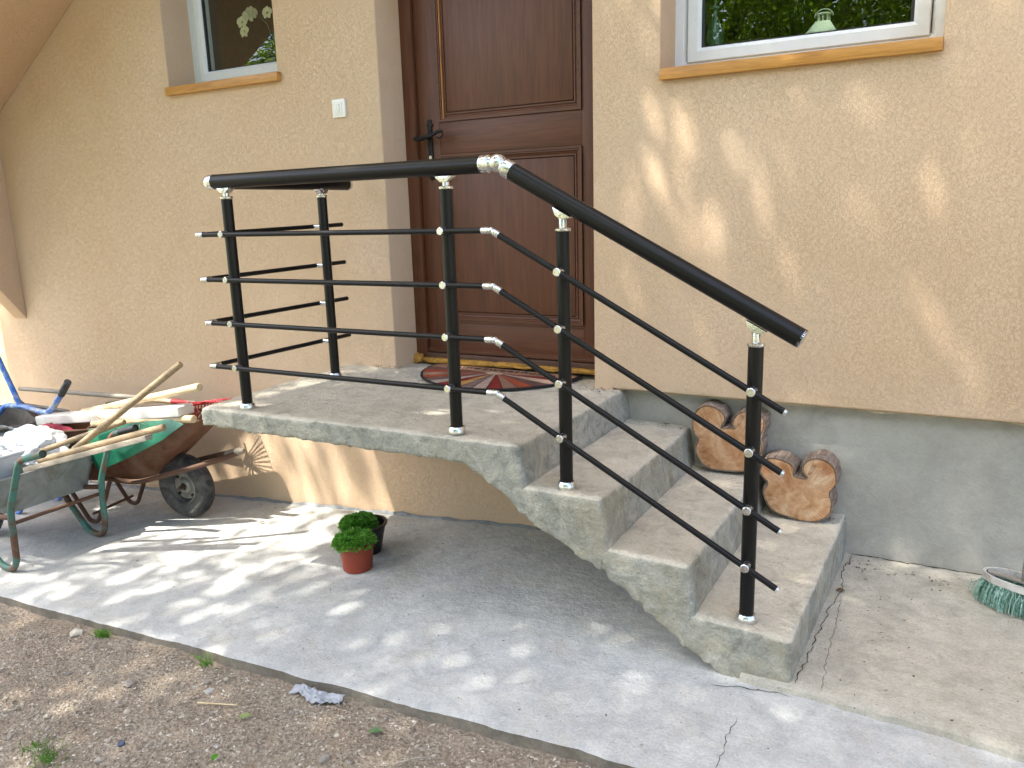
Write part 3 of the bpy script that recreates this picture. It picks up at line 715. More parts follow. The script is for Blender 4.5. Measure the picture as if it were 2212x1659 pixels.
# ------------------------------------------------------------------ leaves helper
def leaf_quads(name, P, D, U, Ls, Ws, mat, parent=None, fold=.25):
    """P base points, D leaf direction, U leaf normal (numpy n x 3); each leaf is a folded diamond of 4 triangles"""
    P, D, U = np.asarray(P), np.asarray(D), np.asarray(U)
    D = D/np.linalg.norm(D, axis=1, keepdims=True); S = np.cross(D, U); S /= np.linalg.norm(S, axis=1, keepdims=True)+1e-9; Nn = np.cross(S, D)
    Ls = np.asarray(Ls).reshape(-1, 1); Ws = np.asarray(Ws).reshape(-1, 1)
    a = P; b = P+D*Ls*.5+S*Ws*.5+Nn*Ws*fold; c = P+D*Ls; d = P+D*Ls*.5-S*Ws*.5+Nn*Ws*fold
    n = len(P); V = np.stack([a, b, c, d], 1).reshape(-1, 3)
    i = np.arange(n)*4; F = np.stack([i, i+1, i+2, i, i+2, i+3], 1).reshape(-1)
    me = bpy.data.meshes.new(name); me.vertices.add(n*4); me.vertices.foreach_set('co', V.astype(np.float32).ravel())
    me.loops.add(n*6); me.loops.foreach_set('vertex_index', F.astype(np.int32))
    me.polygons.add(n*2); me.polygons.foreach_set('loop_start', np.arange(0, n*6, 3, dtype=np.int32)); me.polygons.foreach_set('loop_total', np.full(n*2, 3, dtype=np.int32))
    me.update(calc_edges=True); me.validate()
    return put(name, me, mat, parent)
def rdir(rs, n):
    v = rs.normal(size=(n, 3)); return v/np.linalg.norm(v, axis=1, keepdims=True)

# ------------------------------------------------------------------ potted plants
MT['herb'] = leafmat('herb_leaf', lin('#4c8a2c'), lin('#86be4e'), .35)
def potted(c, r0, r1, h, mat, dome, shift, label, lip=False, seed=1):
    c = Vector(c); t = thing('potted_plant', c, label, 'potted plant', 'pots of small-leaved green herb on the apron')
    pr = [(.001, 0), (r0*.93, 0), (r0, .004), (r1, h-.012), (r1+(.008 if lip else .002), h-.011), (r1+(.010 if lip else .0025), h-.002), (r1+.004 if lip else r1, h), (r1-.004, h-.002), (r1-.008, h-.03), (r0*.9, .02), (.001, .02)]
    p = M().lathe(pr, c, n=40).build('pot', mat, t)
    M().lathe([(.001, h-.022), (r1*.7, h-.02), (r1-.006, h-.026)], c, n=24).build('soil', plain('soil', lin('#2b211a'), .95, 0, .4, 80, bump=.8), p)
    rs = np.random.RandomState(seed); n = 2600
    th = rs.uniform(0, 2*np.pi, n); q = np.sqrt(rs.uniform(0, 1, n)); R_ = dome[0]
    x = q*np.cos(th)*R_; y = q*np.sin(th)*R_; z = dome[1]*np.sqrt(np.clip(1-q*q, 0, 1))*rs.uniform(.55, 1.05, n)-np.where(q > .9, (q-.9)*.12, 0)
    lump = np.array([.014*fbm((a*1, b*1, seed), 22) for a, b in zip(x, y)])
    P = np.stack([x+shift[0]+c.x, y+shift[1]+c.y, z+lump+c.z+h-.012], 1)
    d = np.stack([x/R_, y/R_, .35+0*x], 1)+.8*rdir(rs, n); u = np.stack([x/R_*.5, y/R_*.5, 1+0*x], 1)+.5*rdir(rs, n)
    leaf_quads('foliage', P, d, u, rs.uniform(.011, .020, n), rs.uniform(.010, .015, n), MT['herb'], t)
potted((-1.02, -.668, gz(-1.02)), .066, .0795, .138, plain('terracotta_plastic', lin('#8f3a24'), .4, 0, .06), (.092, .042), (-.006, -.004), 'green herb in a terracotta red pot, nearest the camera', seed=3)
potted((-1.115, -.49, gz(-1.115)), .072, .100, .150, plain('black_plastic', lin('#1d1a1a'), .38, 0, .1), (.086, .042), (-.022, -.016), 'green herb in a wider black pot behind the red pot', True, seed=8)

# ------------------------------------------------------------------ broom
br = thing('broom', (1.578, -.185, 0), 'street broom with green bristles and blue handle at the right edge', 'broom')
BC = Vector((1.578, -.185, 0)); ba, bb_ = .148, .062
def oval(t, k=1., z=0, rot=-.42):
    x, y = ba*k*math.copysign(abs(math.cos(t))**.8, math.cos(t)), bb_*k*math.copysign(abs(math.sin(t))**.9, math.sin(t))
    return Vector((BC.x+x*math.cos(rot)-y*math.sin(rot), BC.y+x*math.sin(rot)+y*math.cos(rot), z))
n = 48; vs = []; fs = []
for i in range(n):
    t = 2*math.pi*i/n
    vs += [oval(t, 1, .092), oval(t, 1.0, .118), oval(t, .93, .118), oval(t, .93, .092)]
for i in range(n):
    j = (i+1) % n
    for k in range(4): fs.append((4*i+k, 4*j+k, 4*j+(k+1) % 4, 4*i+(k+1) % 4))
M().add(vs, fs).build('metal_band', rusty('broom_metal', lin('#d6d3ce'), lin('#a0948a'), .5, .68, 20, .4), br)
cb = M(); p, q = oval(math.pi, .93, .112), oval(0, .93, .112); cb.obox((p+q)/2, (q-p)/2*.98, Vector((0, .016, 0)), Vector((0, 0, .003)))
cb.build('cross_bar', MT['pvc'] if False else plain('broom_plate', lin('#a49c92'), .5, 0, .2), br)
so = Vector((1.570, -.178, .108)); hd = Vector((.0, .12, 1)).normalized()
M().cyl(so, so+hd*.085, .017, .0155, bev=.001).build('socket', plain('broom_socket', lin('#b3aca3'), .45, .6, .15), br)
M().cyl(so+hd*.086, so+hd*1.35, .0125, bev=.002).build('handle', plain('blue_handle', lin('#1f2fa0'), .35, 0, .1), br)
rs = np.random.RandomState(4); n = 2600; th = rs.uniform(0, 2*np.pi, n); kq = np.where(rs.uniform(size=n) < .7, rs.uniform(.85, .97, n), np.sqrt(rs.uniform(0, .8, n)))
bv = []; bf = []
for i in range(n):
    g = round(th[i]*13)/13+rs.normal()*.012
    a = oval(g, kq[i], .094); w = rs.normal(size=3)*.01; e = oval(g, kq[i]*1.12, .0045+rs.uniform(0, .008)); m = (a+e)/2+Vector(w)*.8; m.x += (m.x-BC.x)*.04
    e = e+Vector((w[0], w[1], 0))
    s = Vector((rs.normal(), rs.normal(), 0)).normalized()*.0011; b = len(bv)
    bv += [a-s, a+s, m+s, m-s, e+s*.8, e-s*.8]; bf += [(b, b+1, b+2, b+3), (b+3, b+2, b+4, b+5)]
me = bpy.data.meshes.new('bristles'); me.from_pydata(bv, [], bf)
nb = NT('bristle'); put('bristles', finish(me), nb.fin(nb.ramp(nb.noise(90, 2), [(.3, lin('#4a7d6e')), (.5, lin('#8cb5a6')), (.7, lin('#c2dacf'))]), .5), br)['kind'] = 'stuff'

# ------------------------------------------------------------------ wheelbarrows
MT['green_tube'] = rusty('green_painted_tube', lin('#3d7468'), lin('#6f4a34'), .44, .58, 8, .55)
MT['rust_tube'] = rusty('rusty_tube', lin('#5d4334'), lin('#6e4a33'), .4, .7, 9, .75)
MT['galv'] = rusty('galvanised_sheet', lin('#8f9490'), lin('#6f6a5a'), .56, .75, 5, .5, .35)
MT['rust_sheet'] = rusty('rusty_sheet', lin('#7d5f4b'), lin('#6b4229'), .35, .6, 4, .8)
MT['tyre'] = rusty('tyre_rubber', lin('#2b2c2f'), lin('#77736c'), .42, .7, 6, .8)
MT['rim'] = plain('wheel_rim', lin('#a09d92'), .55, .3, .3, 14)
MT['grip'] = plain('black_grip', lin('#151515'), .45)
def rrect(x0, x1, y0, y1, r, n=6):
    out = []
    for cx, cy, a in ((x1-r, y1-r, 0), (x0+r, y1-r, 90), (x0+r, y0+r, 180), (x1-r, y0+r, 270)):
        for k in range(n+1):
            t = R(a+90*k/n); out.append((cx+r*math.cos(t), cy+r*math.sin(t)))
    return out
def tray(name, bot, top, zb, zt, mat, par, rb=.06, rt=.09, rim_r=.007, L=6, taper=0.):
    tp = lambda P, e: [(x, (e[2]+e[3])/2+(y-(e[2]+e[3])/2)*(1-taper*max(0, (x-e[0])/(e[1]-e[0])-.35))) for x, y in P]
    B = tp(rrect(*bot, rb), bot); T = tp(rrect(*top, rt), top); n = len(B); vs = []; fs = []
    def ring(k, off):
        s = k/L; out = []
        for (bx, by), (tx, ty) in zip(B, T):
            x = bx+(tx-bx)*s; y = by+(ty-by)*s; z = zb(x)+(zt(x)-zb(x))*s
            cx, cy = (bot[0]+bot[1])/2, (bot[2]+bot[3])/2; d = Vector((x-cx, y-cy)); d = d.normalized()*off if d.length else d
            out.append((x-d.x, y-d.y, z+(off if k == 0 else 0)))
        return out
    for k in range(L+1): vs += ring(k, 0)
    for k in range(L+1): vs += ring(L-k, .004)
    m = 2*(L+1)
    for k in range(m-1):
        for i in range(n): fs.append((k*n+i, k*n+(i+1) % n, (k+1)*n+(i+1) % n, (k+1)*n+i))
    fs.append(tuple(reversed(range(n)))); fs.append(tuple((m-1)*n+i for i in range(n)))
    me = bpy.data.meshes.new(name); me.from_pydata(vs, [], fs); o = put(name, finish(me, 30), mat, par)
    rp = ring(L, 0); M().sweep(rp+[rp[0], rp[1]], rim_r, 8, cap=False).build('rim', mat, o)
    return o
def wheel(c, ax, r, w, par, nm='wheel'):
    c = Vector(c); ax = Vector(ax).normalized()
    e = bpy.data.objects.new(nm, None); COL.objects.link(e); e.parent = par; e.location = c-wloc(par)
    t = r*.30; prof = []
    for k in range(20):
        a = 2*math.pi*k/20; q = .92 if abs(math.cos(a)) > .9 else 1
        rr = r-t+t*math.cos(a); hh = w/2*math.sin(a)*(1.15 if math.cos(a) > 0 else .95); prof.append((rr, max(-w/2, min(w/2, hh))))
    M().lathe(prof, c, ax, 44, closed=True).build('tyre', MT['tyre'], e)
    ri = r-t*1.55
    M().lathe([(r-t*1.7, -w*.42), (ri, -w*.30), (ri*.88, -w*.10), (ri*.5, -w*.08), (ri*.42, -w*.2), (.022, -w*.24), (.022, w*.24), (ri*.42, w*.2), (ri*.5, w*.08), (ri*.88, w*.10), (ri, w*.30), (r-t*1.7, w*.42)], c, ax, 32).build('rim', MT['rim'], e)
    M().cyl(c-ax*(w*.62), c+ax*(w*.62), .011).build('axle', MT['rust_tube'], e)
    up = Vector((0, 0, 1)); s = ax.cross(up).normalized(); b = M()
    for k in range(4):
        a = math.pi/4+k*math.pi/2; q = c+(s*math.cos(a)+up*math.sin(a))*ri*.68
        b.cyl(q-ax*w*.16, q+ax*w*.16, .009, n=8)
    b.build('bolts', MT['iron'], e)
    return e
# 1: galvanised tray, green frame, handles towards the camera
b1 = thing('wheelbarrow', (-2.9, -1.0, gz(-2.9)), 'wheelbarrow with galvanised tray and green tube frame, nearest the camera', 'wheelbarrow', 'wheelbarrows parked by the wall')
for y, yi in ((-1.235, -1.09), (-.75, -.91)):
    f0 = gz(-2.8)+.018
    pth = smooth_path([(-2.372, y, .388), (-2.565, y, .335), (-2.715, y, .06), (-2.735, y, f0+.05), (-2.775, y, f0), (-2.885, y, f0), (-3.045, y, -.11), (-3.10, y, -.03)], .05)
    M().sweep(pth, .0165, 14).build('frame_tube', MT['green_tube'], b1)
    g = M().sweep([(-2.362, y, .391), (-2.49, y, .3555)], .0185, 16, cap=False)
    g.build('grip' if y > -1 else 'tube_end', MT['grip'] if y > -1 else MT['green_tube'], b1)
    M().cyl((-2.375, y, .387), (-2.38, y, .3855), .0165).build('tube_mouth', MT['grip'], b1)
    M().sweep(smooth_path([(-2.72, y, .02), (-3.1, y, -.035), (-3.40, yi+.04, -.09), (-3.62, yi+.05, -.14)], .05), .014, 12).build('chassis_tube', MT['rust_tube'], b1)
M().cyl((-2.735, -1.235, -.02), (-2.735, -.75, -.02), .010).build('brace', MT['rust_tube'], b1)
tray('tray', (-3.45, -2.865, -1.175, -.72), (-3.78, -2.825, -1.25, -.665), lambda x: -.012-(.02 if x < -3.2 else 0), lambda x: .182+.06*max(0, (-2.9-x)), MT['galv'], b1, .04, .06)
wheel((-3.60, -.93, gz(-3.60)+.185), (.05, 1, 0), .185, .085, b1)
# 2: rusty tray, wheel towards the steps
b2 = thing('wheelbarrow', (-2.54, -.35, gz(-2.54)), 'rusty brown wheelbarrow with its wheel towards the landing, beside the wall', 'wheelbarrow', 'wheelbarrows parked by the wall')
tray('tray', (-3.14, -2.70, -.55, -.18), (-3.42, -2.27, -.655, -.09), lambda x: -.02+.05*max(0, x+2.95), lambda x: .30+.09*(x+3.0), MT['rust_sheet'], b2, .05, .05, taper=.75)
for y, yn in ((-.51, -.435), (-.20, -.265)):
    M().sweep(smooth_path([(-3.98, y-.05*(1 if y < -.3 else -1), .33), (-3.45, y-.02, .02), (-2.74, y, -.02), (-2.50, y, .05), (-2.24, yn+(-.02 if y < -.3 else .02), .125), (-2.165, -.35, .145)], .08), .0145, 12).build('frame_tube', MT['rust_tube'], b2)
    zf = gz(-3.1)+.012
    M().sweep(smooth_path([(-2.93, y, -.02), (-3.06, y, zf+.01), (-3.12, y, zf+.01), (-3.30, y, .0)], .05), .0125, 12).build('leg', MT['rust_tube'], b2)
M().cyl((-3.09, -.51, gz(-3.1)+.07), (-3.09, -.20, gz(-3.1)+.07), .008).build('brace', MT['rust_tube'], b2)
M().sweep([(-2.235, -.36, .135), (-2.19, -.352, .15), (-2.15, -.348, .158), (-2.125, -.346, .160)], [.018, .021, .021, .014], 12).build('nose_cap', plain('nose_wood', lin('#8a8072'), .7), b2)
wheel((-2.54, -.35, gz(-2.54)+.192), (.10, 1, .03), .192, .095, b2)
b2.rotation_euler.z = R(11)
# 3: blue handles behind, only its near end is in the picture
b3 = thing('wheelbarrow', (-4.0, -.5, gz(-4.)), 'wheelbarrow with bright blue tube handles and grey tub, furthest left', 'wheelbarrow', 'wheelbarrows parked by the wall')
MT['blue'] = rusty('blue_painted_tube', lin('#2f74d6'), lin('#b9c6d6'), .44, .58, 11, .4)
M().sweep(smooth_path([(-4.25, -.52, .08), (-4.05, -.5, .262), (-3.99, -.5, .30), (-3.80, -.5, .315), (-3.56, -.5, .292), (-3.49, -.5, .325), (-3.37, -.5, .430), (-3.296, -.5, .503)], .04), .0175, 14).build('handle_tube', MT['blue'], b3)
M().sweep([(-3.375, -.5, .425), (-3.288, -.5, .511)], .0205, 16).build('grip', plain('worn_grip', lin('#43464a'), .6, 0, .4, 40), b3)
M().sweep([(-3.825, -.5, .315), (-3.98, -.5, .60), (-4.10, -.5, .83)], .0165, 14).build('upright_tube', MT['blue'], b3)
tray('tub', (-4.25, -3.72, -.66, -.30), (-4.35, -3.655, -.72, -.24), lambda x: -.05, lambda x: .225, plain('tub_plastic', lin('#7d766c'), .7, 0, .25), b3, .1, .14, .012)
for y in (-.62, -.36):
    M().sweep(smooth_path([(-3.75, y, -.04), (-3.78, y, gz(-3.8)+.014), (-3.9, y, gz(-3.9)+.014), (-4.05, y, -.04)], .05), .014, 10).build('leg', MT['blue'], b3)

# ------------------------------------------------------------------ tools and things in the barrows
MT['ash'] = wood('ash_handle', lin('#7d6b51'), lin('#978264'), lin('#ac9677'), 0, 1.6, .6)
MT['pale'] = wood('pale_handle', lin('#c3a980'), lin('#d6c09a'), lin('#e2d0ae'), 0, 1.6, .6)
MT['grey_wood'] = wood('weathered_wood', lin('#8b8172'), lin('#a09585'), lin('#b3a896'), 0, 1.4, .75)
def stick(name, a, b, r, mat, label, r2=None, cat='tool handle', bow=0.):
    a, b = Vector(a), Vector(b); t = thing(name, (a+b)/2, label, cat) if False else None
    n = 9; pts = []
    for k in range(n):
        s = k/(n-1); p = a+(b-a)*s; p = p+Vector((0, 0, bow*math.sin(math.pi*s))); pts.append(p)
    r2 = r2 or r; rr = [r+(r2-r)*k/(n-1) for k in range(n)]
    d = (b-a).normalized(); pts = [a-d*.004]+pts+[b+d*.004]; rr = [r*.75]+rr+[r2*.75]
    o = M().sweep(pts, rr, 14).build(name, mat, None, origin=(a+b)/2)
    return tag(o, label, cat)
stick('tool_handle', (-2.50, -1.0, .33), (-1.959, -.75, .753), .0165, MT['ash'], 'long brown wooden handle sticking up steeply over the front barrow')
stick('tool_handle', (-2.692, -1.07, .268), (-2.004, -.85, .459), .0175, MT['ash'], 'weathered wooden handle lying across the rear rim of the galvanised tray, in front')
stick('tool_handle', (-2.787, -1.0, .287), (-2.301, -.85, .455), .0145, MT['ash'], 'thinner brown handle just above the front one, with a rounded end')
o = M().obox(Vector((-2.40, -1.005, .322)), Vector((.352, .1, .097)), Vector((0, .02, 0)), Vector((-.003, 0, .0125))).build('wooden_lath', MT['grey_wood'], None, bevel=.002, origin=(-2.4, -1.0, .32)); tag(o, 'flat grey lath under the front tool handle', 'lath')
stick('tool_handle', (-3.268, -.45, .316), (-2.152, -.50, .572), .018, MT['pale'], 'thick pale handle slanting up to the right, behind the steep brown one', .022)
stick('tool_handle', (-4.253, -.25, .337), (-3.017, -.25, .384), .014, MT['grey_wood'], 'thin long grey and pale handle lying nearly level along the wall', .016)
stick('tool_handle', (-3.023, -.55, .292), (-2.223, -.50, .392), .021, MT['pale'], 'short pale round pole under the white plank', bow=.008)
MT['white_wood'] = plain('white_paint', lin('#dedad2'), .6, 0, .12, 8)
pk = M().obox(Vector((-2.93, -.50, .345)), Vector((.63, .02, .085)), Vector((-.003, .055, 0)), Vector((-.004, 0, .028))).build('white_plank', MT['white_wood'], None, bevel=.012, seg=3, origin=(-2.93, -.5, .33)); tag(pk, 'long white painted plank lying on the rusty barrow', 'plank')
o = M().obox(Vector((-3.12, -.3, .362)), Vector((.113, 0, .02)), Vector((0, .02, 0)), Vector((0, 0, .008))).build('metal_bar', plain('bar_steel', lin('#6d6c68'), .4, .7), None, bevel=.002, origin=(-3.12, -.3, .36)); tag(o, 'short grey steel bar behind the pile of handles', 'steel bar')
# red rake
rk = thing('rake', (-2.55, -.23, .36), 'red metal garden rake hanging over the rusty barrow by the wall', 'rake')
MT['red'] = rusty('red_paint', lin('#b8343a'), lin('#8c4a3e'), .55, .7, 20, .5)
h0, h1 = Vector((-2.574, -.345, .384)), Vector((-2.524, -.115, .370)); dv = (h1-h0)
M().sweep([(-3.02, -.25, .365), (-2.864, -.25, .381), (-2.714, -.24, .385)], .0135, 12).build('handle', MT['pale'], rk)
M().sweep([(-2.72, -.24, .385), (-2.64, -.235, .386), (-2.585, -.23, .384)], [.0155, .015, .009], 12).build('ferrule', MT['red'], rk)
M().sweep(smooth_path([(-2.60, -.232, .384), (-2.57, -.29, .384), h0+dv*.1], .03), .005, 8).sweep(smooth_path([(-2.60, -.232, .384), (-2.555, -.18, .38), h0+dv*.9], .03), .005, 8).build('bow', MT['red'], rk)
M().obox((h0+h1)/2, dv*.5, Vector((.006, 0, 0)), Vector((0, 0, .0055))).build('head', MT['red'], rk, bevel=.001)
for k in range(12):
    p = h0+dv*(k+.5)/12; M().sweep([p, p+Vector((-.002, -.004, -.03)), p+Vector((-.02, -.004, -.075)), p+Vector((-.038, -.004, -.098))], [.0042, .004, .0034, .002], 6).build('tine', MT['red'], rk)
# thin fan rake in front of the red one
rk2 = thing('leaf_rake', (-2.35, -.16, .36), 'thin wire fan rake lying with its tines towards the steps', 'rake')
c0 = Vector((-2.60, -.17, .372)); M().sweep([(-3.0, -.16, .35), c0], .011, 10).build('handle', MT['grey_wood'], rk2)
for k in range(11):
    a = (k-5)*.075; d = Vector((math.cos(a*1.3), math.sin(a*1.3)*.55, .16+.03*math.cos(k))).normalized(); e = c0+d*.235
    M().sweep([c0, c0+d*.12, e, e+Vector((.010, 0, -.03))], .0024, 5).build('tine', MT['red'], rk2)
# green sheet, red cloth, bag, tub, straw
MT['green_pl'] = NT('green_plastic'); MT['green_pl'] = MT['green_pl'].fin(MT['green_pl'].ramp(MT['green_pl'].noise(9, 5, .7), [(.45, lin('#0b4f3b')), (.8, lin('#357a5a'))]), .35)
gs = [(-2.93, -.705, .185), (-2.86, -.690, .085), (-2.62, -.655, .185), (-2.42, -.60, .285), (-2.30, -.545, .375), (-2.40, -.545, .392), (-2.58, -.60, .372), (-2.76, -.655, .345), (-2.90, -.69, .318)]
gs = [(x+.06, y-.006, z) for x, y, z in gs]
tag(M().prism(gs, (0, -.005, 0)).build('plastic_sheet', MT['green_pl'], None, bevel=.001, origin=(-2.55, -.64, .2)), 'green plastic sheet hanging over the side of the rusty tray', 'plastic sheet')
def blob(name, c, s, mat, label, cat, seed, amp=.3, sc=2.2, sub=4, crease=.0, par=None):
    me = bpy.data.meshes.new(name); bm = bmesh.new(); bmesh.ops.create_icosphere(bm, subdivisions=sub, radius=1)
    for v in bm.verts:
        p = v.co; k = 1+amp*fbm(p+Vector((seed, 0, 0)), sc)-crease*abs(noise.noise(p*4.1+Vector((seed, 2, 0))))-crease*.7*abs(noise.noise(p*8.3+Vector((seed, 7, 0))))
        v.co = Vector((c[0]+p.x*s[0]*k, c[1]+p.y*s[1]*k, c[2]+p.z*s[2]*(k if p.z > -.3 else .8)))
    bm.to_mesh(me); bm.free(); o = put(name, finish(me, 180 if not crease else 50), mat, None, origin=(c[0], c[1], c[2]-s[2]))
    return tag(o, label, cat)
bagm = NT('white_bag'); bagm = bagm.fin(bagm.mix(lin('#d9dadb'), lin('#6f7c86'), bagm.math('MULTIPLY', bagm.ramp(bagm.vor(26), [(.12, 1.), (.16, 0.)]), bagm.ramp(bagm.noise(9), [(.55, 0.), (.6, .8)]))), .35)
blob('plastic_bag', (-3.02, -.93, .255), (.235, .17, .105), bagm, 'crumpled white plastic bag on the galvanised tray', 'bag', 3, .30, 1.5, 5, .13)
blob('red_cloth', (-3.28, -.62, .245), (.16, .05, .03), plain('red_fabric', lin('#8e1230'), .8), 'dark red cloth under the white plank', 'cloth', 7, .4, 2, 3)
tb = thing('plastic_tub', (-2.99, -1.1, .02), 'clear plastic tub in the galvanised tray at the left edge', 'tub')
ptm = NT('clear_plastic'); ptm = ptm.fin(lin('#c9cdd0'), .25, Transmission_Weight=.35, Alpha=.85)
tray('body', (-3.12, -2.90, -1.16, -.98), (-3.15, -2.87, -1.20, -.95), lambda x: .02, lambda x: .285, ptm, tb, .05, .06, .008)
sv = M(); rs = random.Random(3)
for k in range(150):
    p = Vector((rs.uniform(-2.95, -2.45), rs.uniform(-.62, -.54), rs.uniform(.30, .36))); d = Vector((rs.uniform(-1, 1), rs.uniform(-1, 1), rs.uniform(-.4, .5))).normalized()*rs.uniform(.03, .08)
    sv.sweep([p, p+d*.5+Vector((0, 0, .006)), p+d], .0012, 4)
tag(sv.build('straw', plain('straw', lin('#c2a878'), .8), None, origin=(-2.7, -.6, .3)), 'dry straw scattered among the handles', 'straw', kind='stuff')

# ------------------------------------------------------------------ things on the inner window sills
lt = thing('lantern', (.73, .325, 1.997), 'pale green metal lantern behind the right window pane', 'lantern')
lm = plain('lantern_paint', lin('#c9d3b8'), .5)
cx, cy = .73, .325
M().prism([(cx-.058, cy-.058, 2.074), (cx+.058, cy-.058, 2.074), (cx+.058, cy+.058, 2.074), (cx-.058, cy+.058, 2.074)], (0, 0, .008)).build('eaves', lm, lt)
M().hexa([(cx-.055, cy-.055, 2.082), (cx+.055, cy-.055, 2.082), (cx+.055, cy+.055, 2.082), (cx-.055, cy+.055, 2.082), (cx-.026, cy-.026, 2.126), (cx+.026, cy-.026, 2.126), (cx+.026, cy+.026, 2.126), (cx-.026, cy+.026, 2.126)]).build('roof', lm, lt)
for k in range(8):
    a = k*math.pi/4; M().cyl((cx+.022*math.cos(a), cy+.022*math.sin(a), 2.126), (cx+.022*math.cos(a), cy+.022*math.sin(a), 2.150), .003, n=6).build('spindle', lm, lt)
M().lathe([(.028, 2.150), (.030, 2.154), (.026, 2.158), (.001, 2.160)], (cx, cy, 0), n=16).build('crown', lm, lt)
M().sweep([(cx+.035*math.cos(a), cy, 2.146+.028*math.sin(a)) for a in [math.pi*k/10 for k in range(11)]], .0025, 6).build('ring', lm, lt)
for sx in (-1, 1):
    for sy in (-1, 1): M().box(cx+sx*.05-.005, cx+sx*.05+.005, cy+sy*.05-.005, cy+sy*.05+.005, 1.998, 2.074).build('corner_post', lm, lt)
M().box(cx-.055, cx+.055, cy-.055, cy+.055, 1.997, 2.008).build('base', lm, lt)
bo = M().lathe([(.001, 1.998), (.034, 1.998), (.037, 2.006), (.037, 2.13), (.03, 2.165), (.014, 2.19), (.012, 2.225), (.022, 2.228), (.022, 2.236), (.006, 2.238), (.006, 2.33), (.001, 2.332)], (.298, .31, -.028+.028), n=24).build('bottle', plain('bottle_glass', lin('#3f5a44'), .12), None, origin=(.298, .31, 1.998)); tag(bo, 'dark green bottle with stopper behind the right window pane', 'bottle')
op = thing('orchid', (-2.25, .36, 2.196), 'white orchid in bloom behind the left window pane', 'orchid')
pet = plain('orchid_petal', lin('#e4dcb8'), .6)
M().sweep([(-2.25, .36, 2.20), (-2.24, .36, 2.38), (-2.27, .34, 2.50), (-2.33, .31, 2.57), (-2.39, .30, 2.53), (-2.41, .30, 2.46)], .004, 6).build('stem', plain('stem_green', lin('#4c5a2a'), .6), op)
M().lathe([(.001, 2.196), (.05, 2.196), (.065, 2.30), (.06, 2.30), (.045, 2.21)], (-2.25, .36, 0), n=20).build('pot', plain('orchid_pot', lin('#8a7a60'), .6), op)
rp = random.Random(2)
for (fx, fz, ay) in ((-2.411, 2.518, .3), (-2.398, 2.467, .0), (-2.335, 2.56, 1.1), (-2.36, 2.545, .7), (-2.212, 2.543, .1)):
    fm = M(); c = Vector((fx, .29, fz)); fr = Vector((math.sin(ay), -math.cos(ay), .1)).normalized(); s = fr.cross(Vector((0, 0, 1))).normalized(); u = s.cross(fr)
    for k in range(5):
        a = math.pi/2+k*2*math.pi/5; d = s*math.cos(a)+u*math.sin(a); w = s*-math.sin(a)+u*math.cos(a); L = .036; wd = .019 if k in (1, 4) else .012
        loop = [c, c+d*L*.35+w*wd*.8+fr*.004, c+d*L*.75+w*wd+fr*.006, c+d*L+fr*.002, c+d*L*.75-w*wd+fr*.006, c+d*L*.35-w*wd*.8+fr*.004]
        fm.prism(loop, fr*.0015)
    fm.sph(c+fr*.008, .008, 8, 6); fm.build('flower', pet, op)

# ------------------------------------------------------------------ cracks, debris, stones, litter
MT['crack'] = plain('crack_shadow', lin('#3a352e'), 1.)
def crack(parent, pts, w, zf, name='crack'):
    pts = [Vector((*p, 0)) for p in pts]; P = []
    for a, b in zip(pts[:-1], pts[1:]):
        n = max(2, int((b-a).length/.012))
        for k in range(n): P.append(a+(b-a)*k/n)
    P.append(pts[-1]); vs = []; fs = []
    for i, p in enumerate(P):
        t = (P[min(i+1, len(P)-1)]-P[max(i-1, 0)]).normalized(); s = Vector((-t.y, t.x, 0))
        o = s*(.010*fbm(p, 22)+.004*fbm(p, 70)); ww = w*(.35+.9*abs(fbm(p+Vector((5, 0, 0)), 30)))*(min(1, i/4, (len(P)-1-i)/4) if len(P) > 8 else 1)
        for q in (p+o-s*ww, p+o+s*ww): vs.append((q.x, q.y, zf(q.x, q.y)+.0016))
    for i in range(len(P)-1): fs.append((2*i, 2*i+1, 2*i+3, 2*i+2))
    me = bpy.data.meshes.new(name); me.from_pydata(vs, [], fs); return put(name, me, MT['crack'], parent)
zs_ = lambda x, y: gz(x)+.004*fbm((x, y, 0), 2.2)+.0012*fbm((x, y, 4), 14)
zp_ = lambda x, y: .002+.003*fbm((x, y, 8), 2.5)+.001*fbm((x, y, 1), 16)
crack(slab, [(.819, -1.177), (.811, -1.279), (.819, -1.362), (.82, -1.5)], .0016, zs_)
crack(slab, [(.70, -1.06), (.76, -1.035), (.82, -1.03), (.90, -1.012), (.95, -1.02)], .003, zs_)
crack(pav, [(.994, -.33), (1.003, -.626), (1.007, -.814), (1.017, -1.0)], .0013, zp_)
crack(pav, [(.985, .07), (.968, -.14), (.991, -.258), (.968, -.45), (.957, -.615), (.949, -.842), (.935, -1.0)], .0024, zp_)
crack(pav, [(.97, YP-.006), (1.2, YP-.008), (1.5, YP-.006), (2.2, YP-.006)], .006, zp_)
rs = np.random.RandomState(11)
def rock_mesh(name, seed, flat=.55, sub=1):
    bm = bmesh.new(); bmesh.ops.create_icosphere(bm, subdivisions=sub, radius=1); r_ = random.Random(seed)
    for v in bm.verts: v.co = v.co*(1+.45*fbm(v.co+Vector((seed*3.1, 0, 0)), 1.1)); v.co.z *= flat; v.co.x *= 1.25
    me = bpy.data.meshes.new(name); bm.to_mesh(me); bm.free(); me.update(); return me
stone_cols = ['#c3b8a6', '#aea699', '#d2c8b6', '#a0968a', '#c8c2ba', '#b8a99c']
SM = [plain('stone_%s' % 'abcdef'[i], lin(c), .9, 0, .25, 30, bump=.4) for i, c in enumerate(stone_cols)]
rocks = [rock_mesh('stone', s) for s in range(8)]
for i, me in enumerate(rocks): me.materials.append(SM[i % 6])
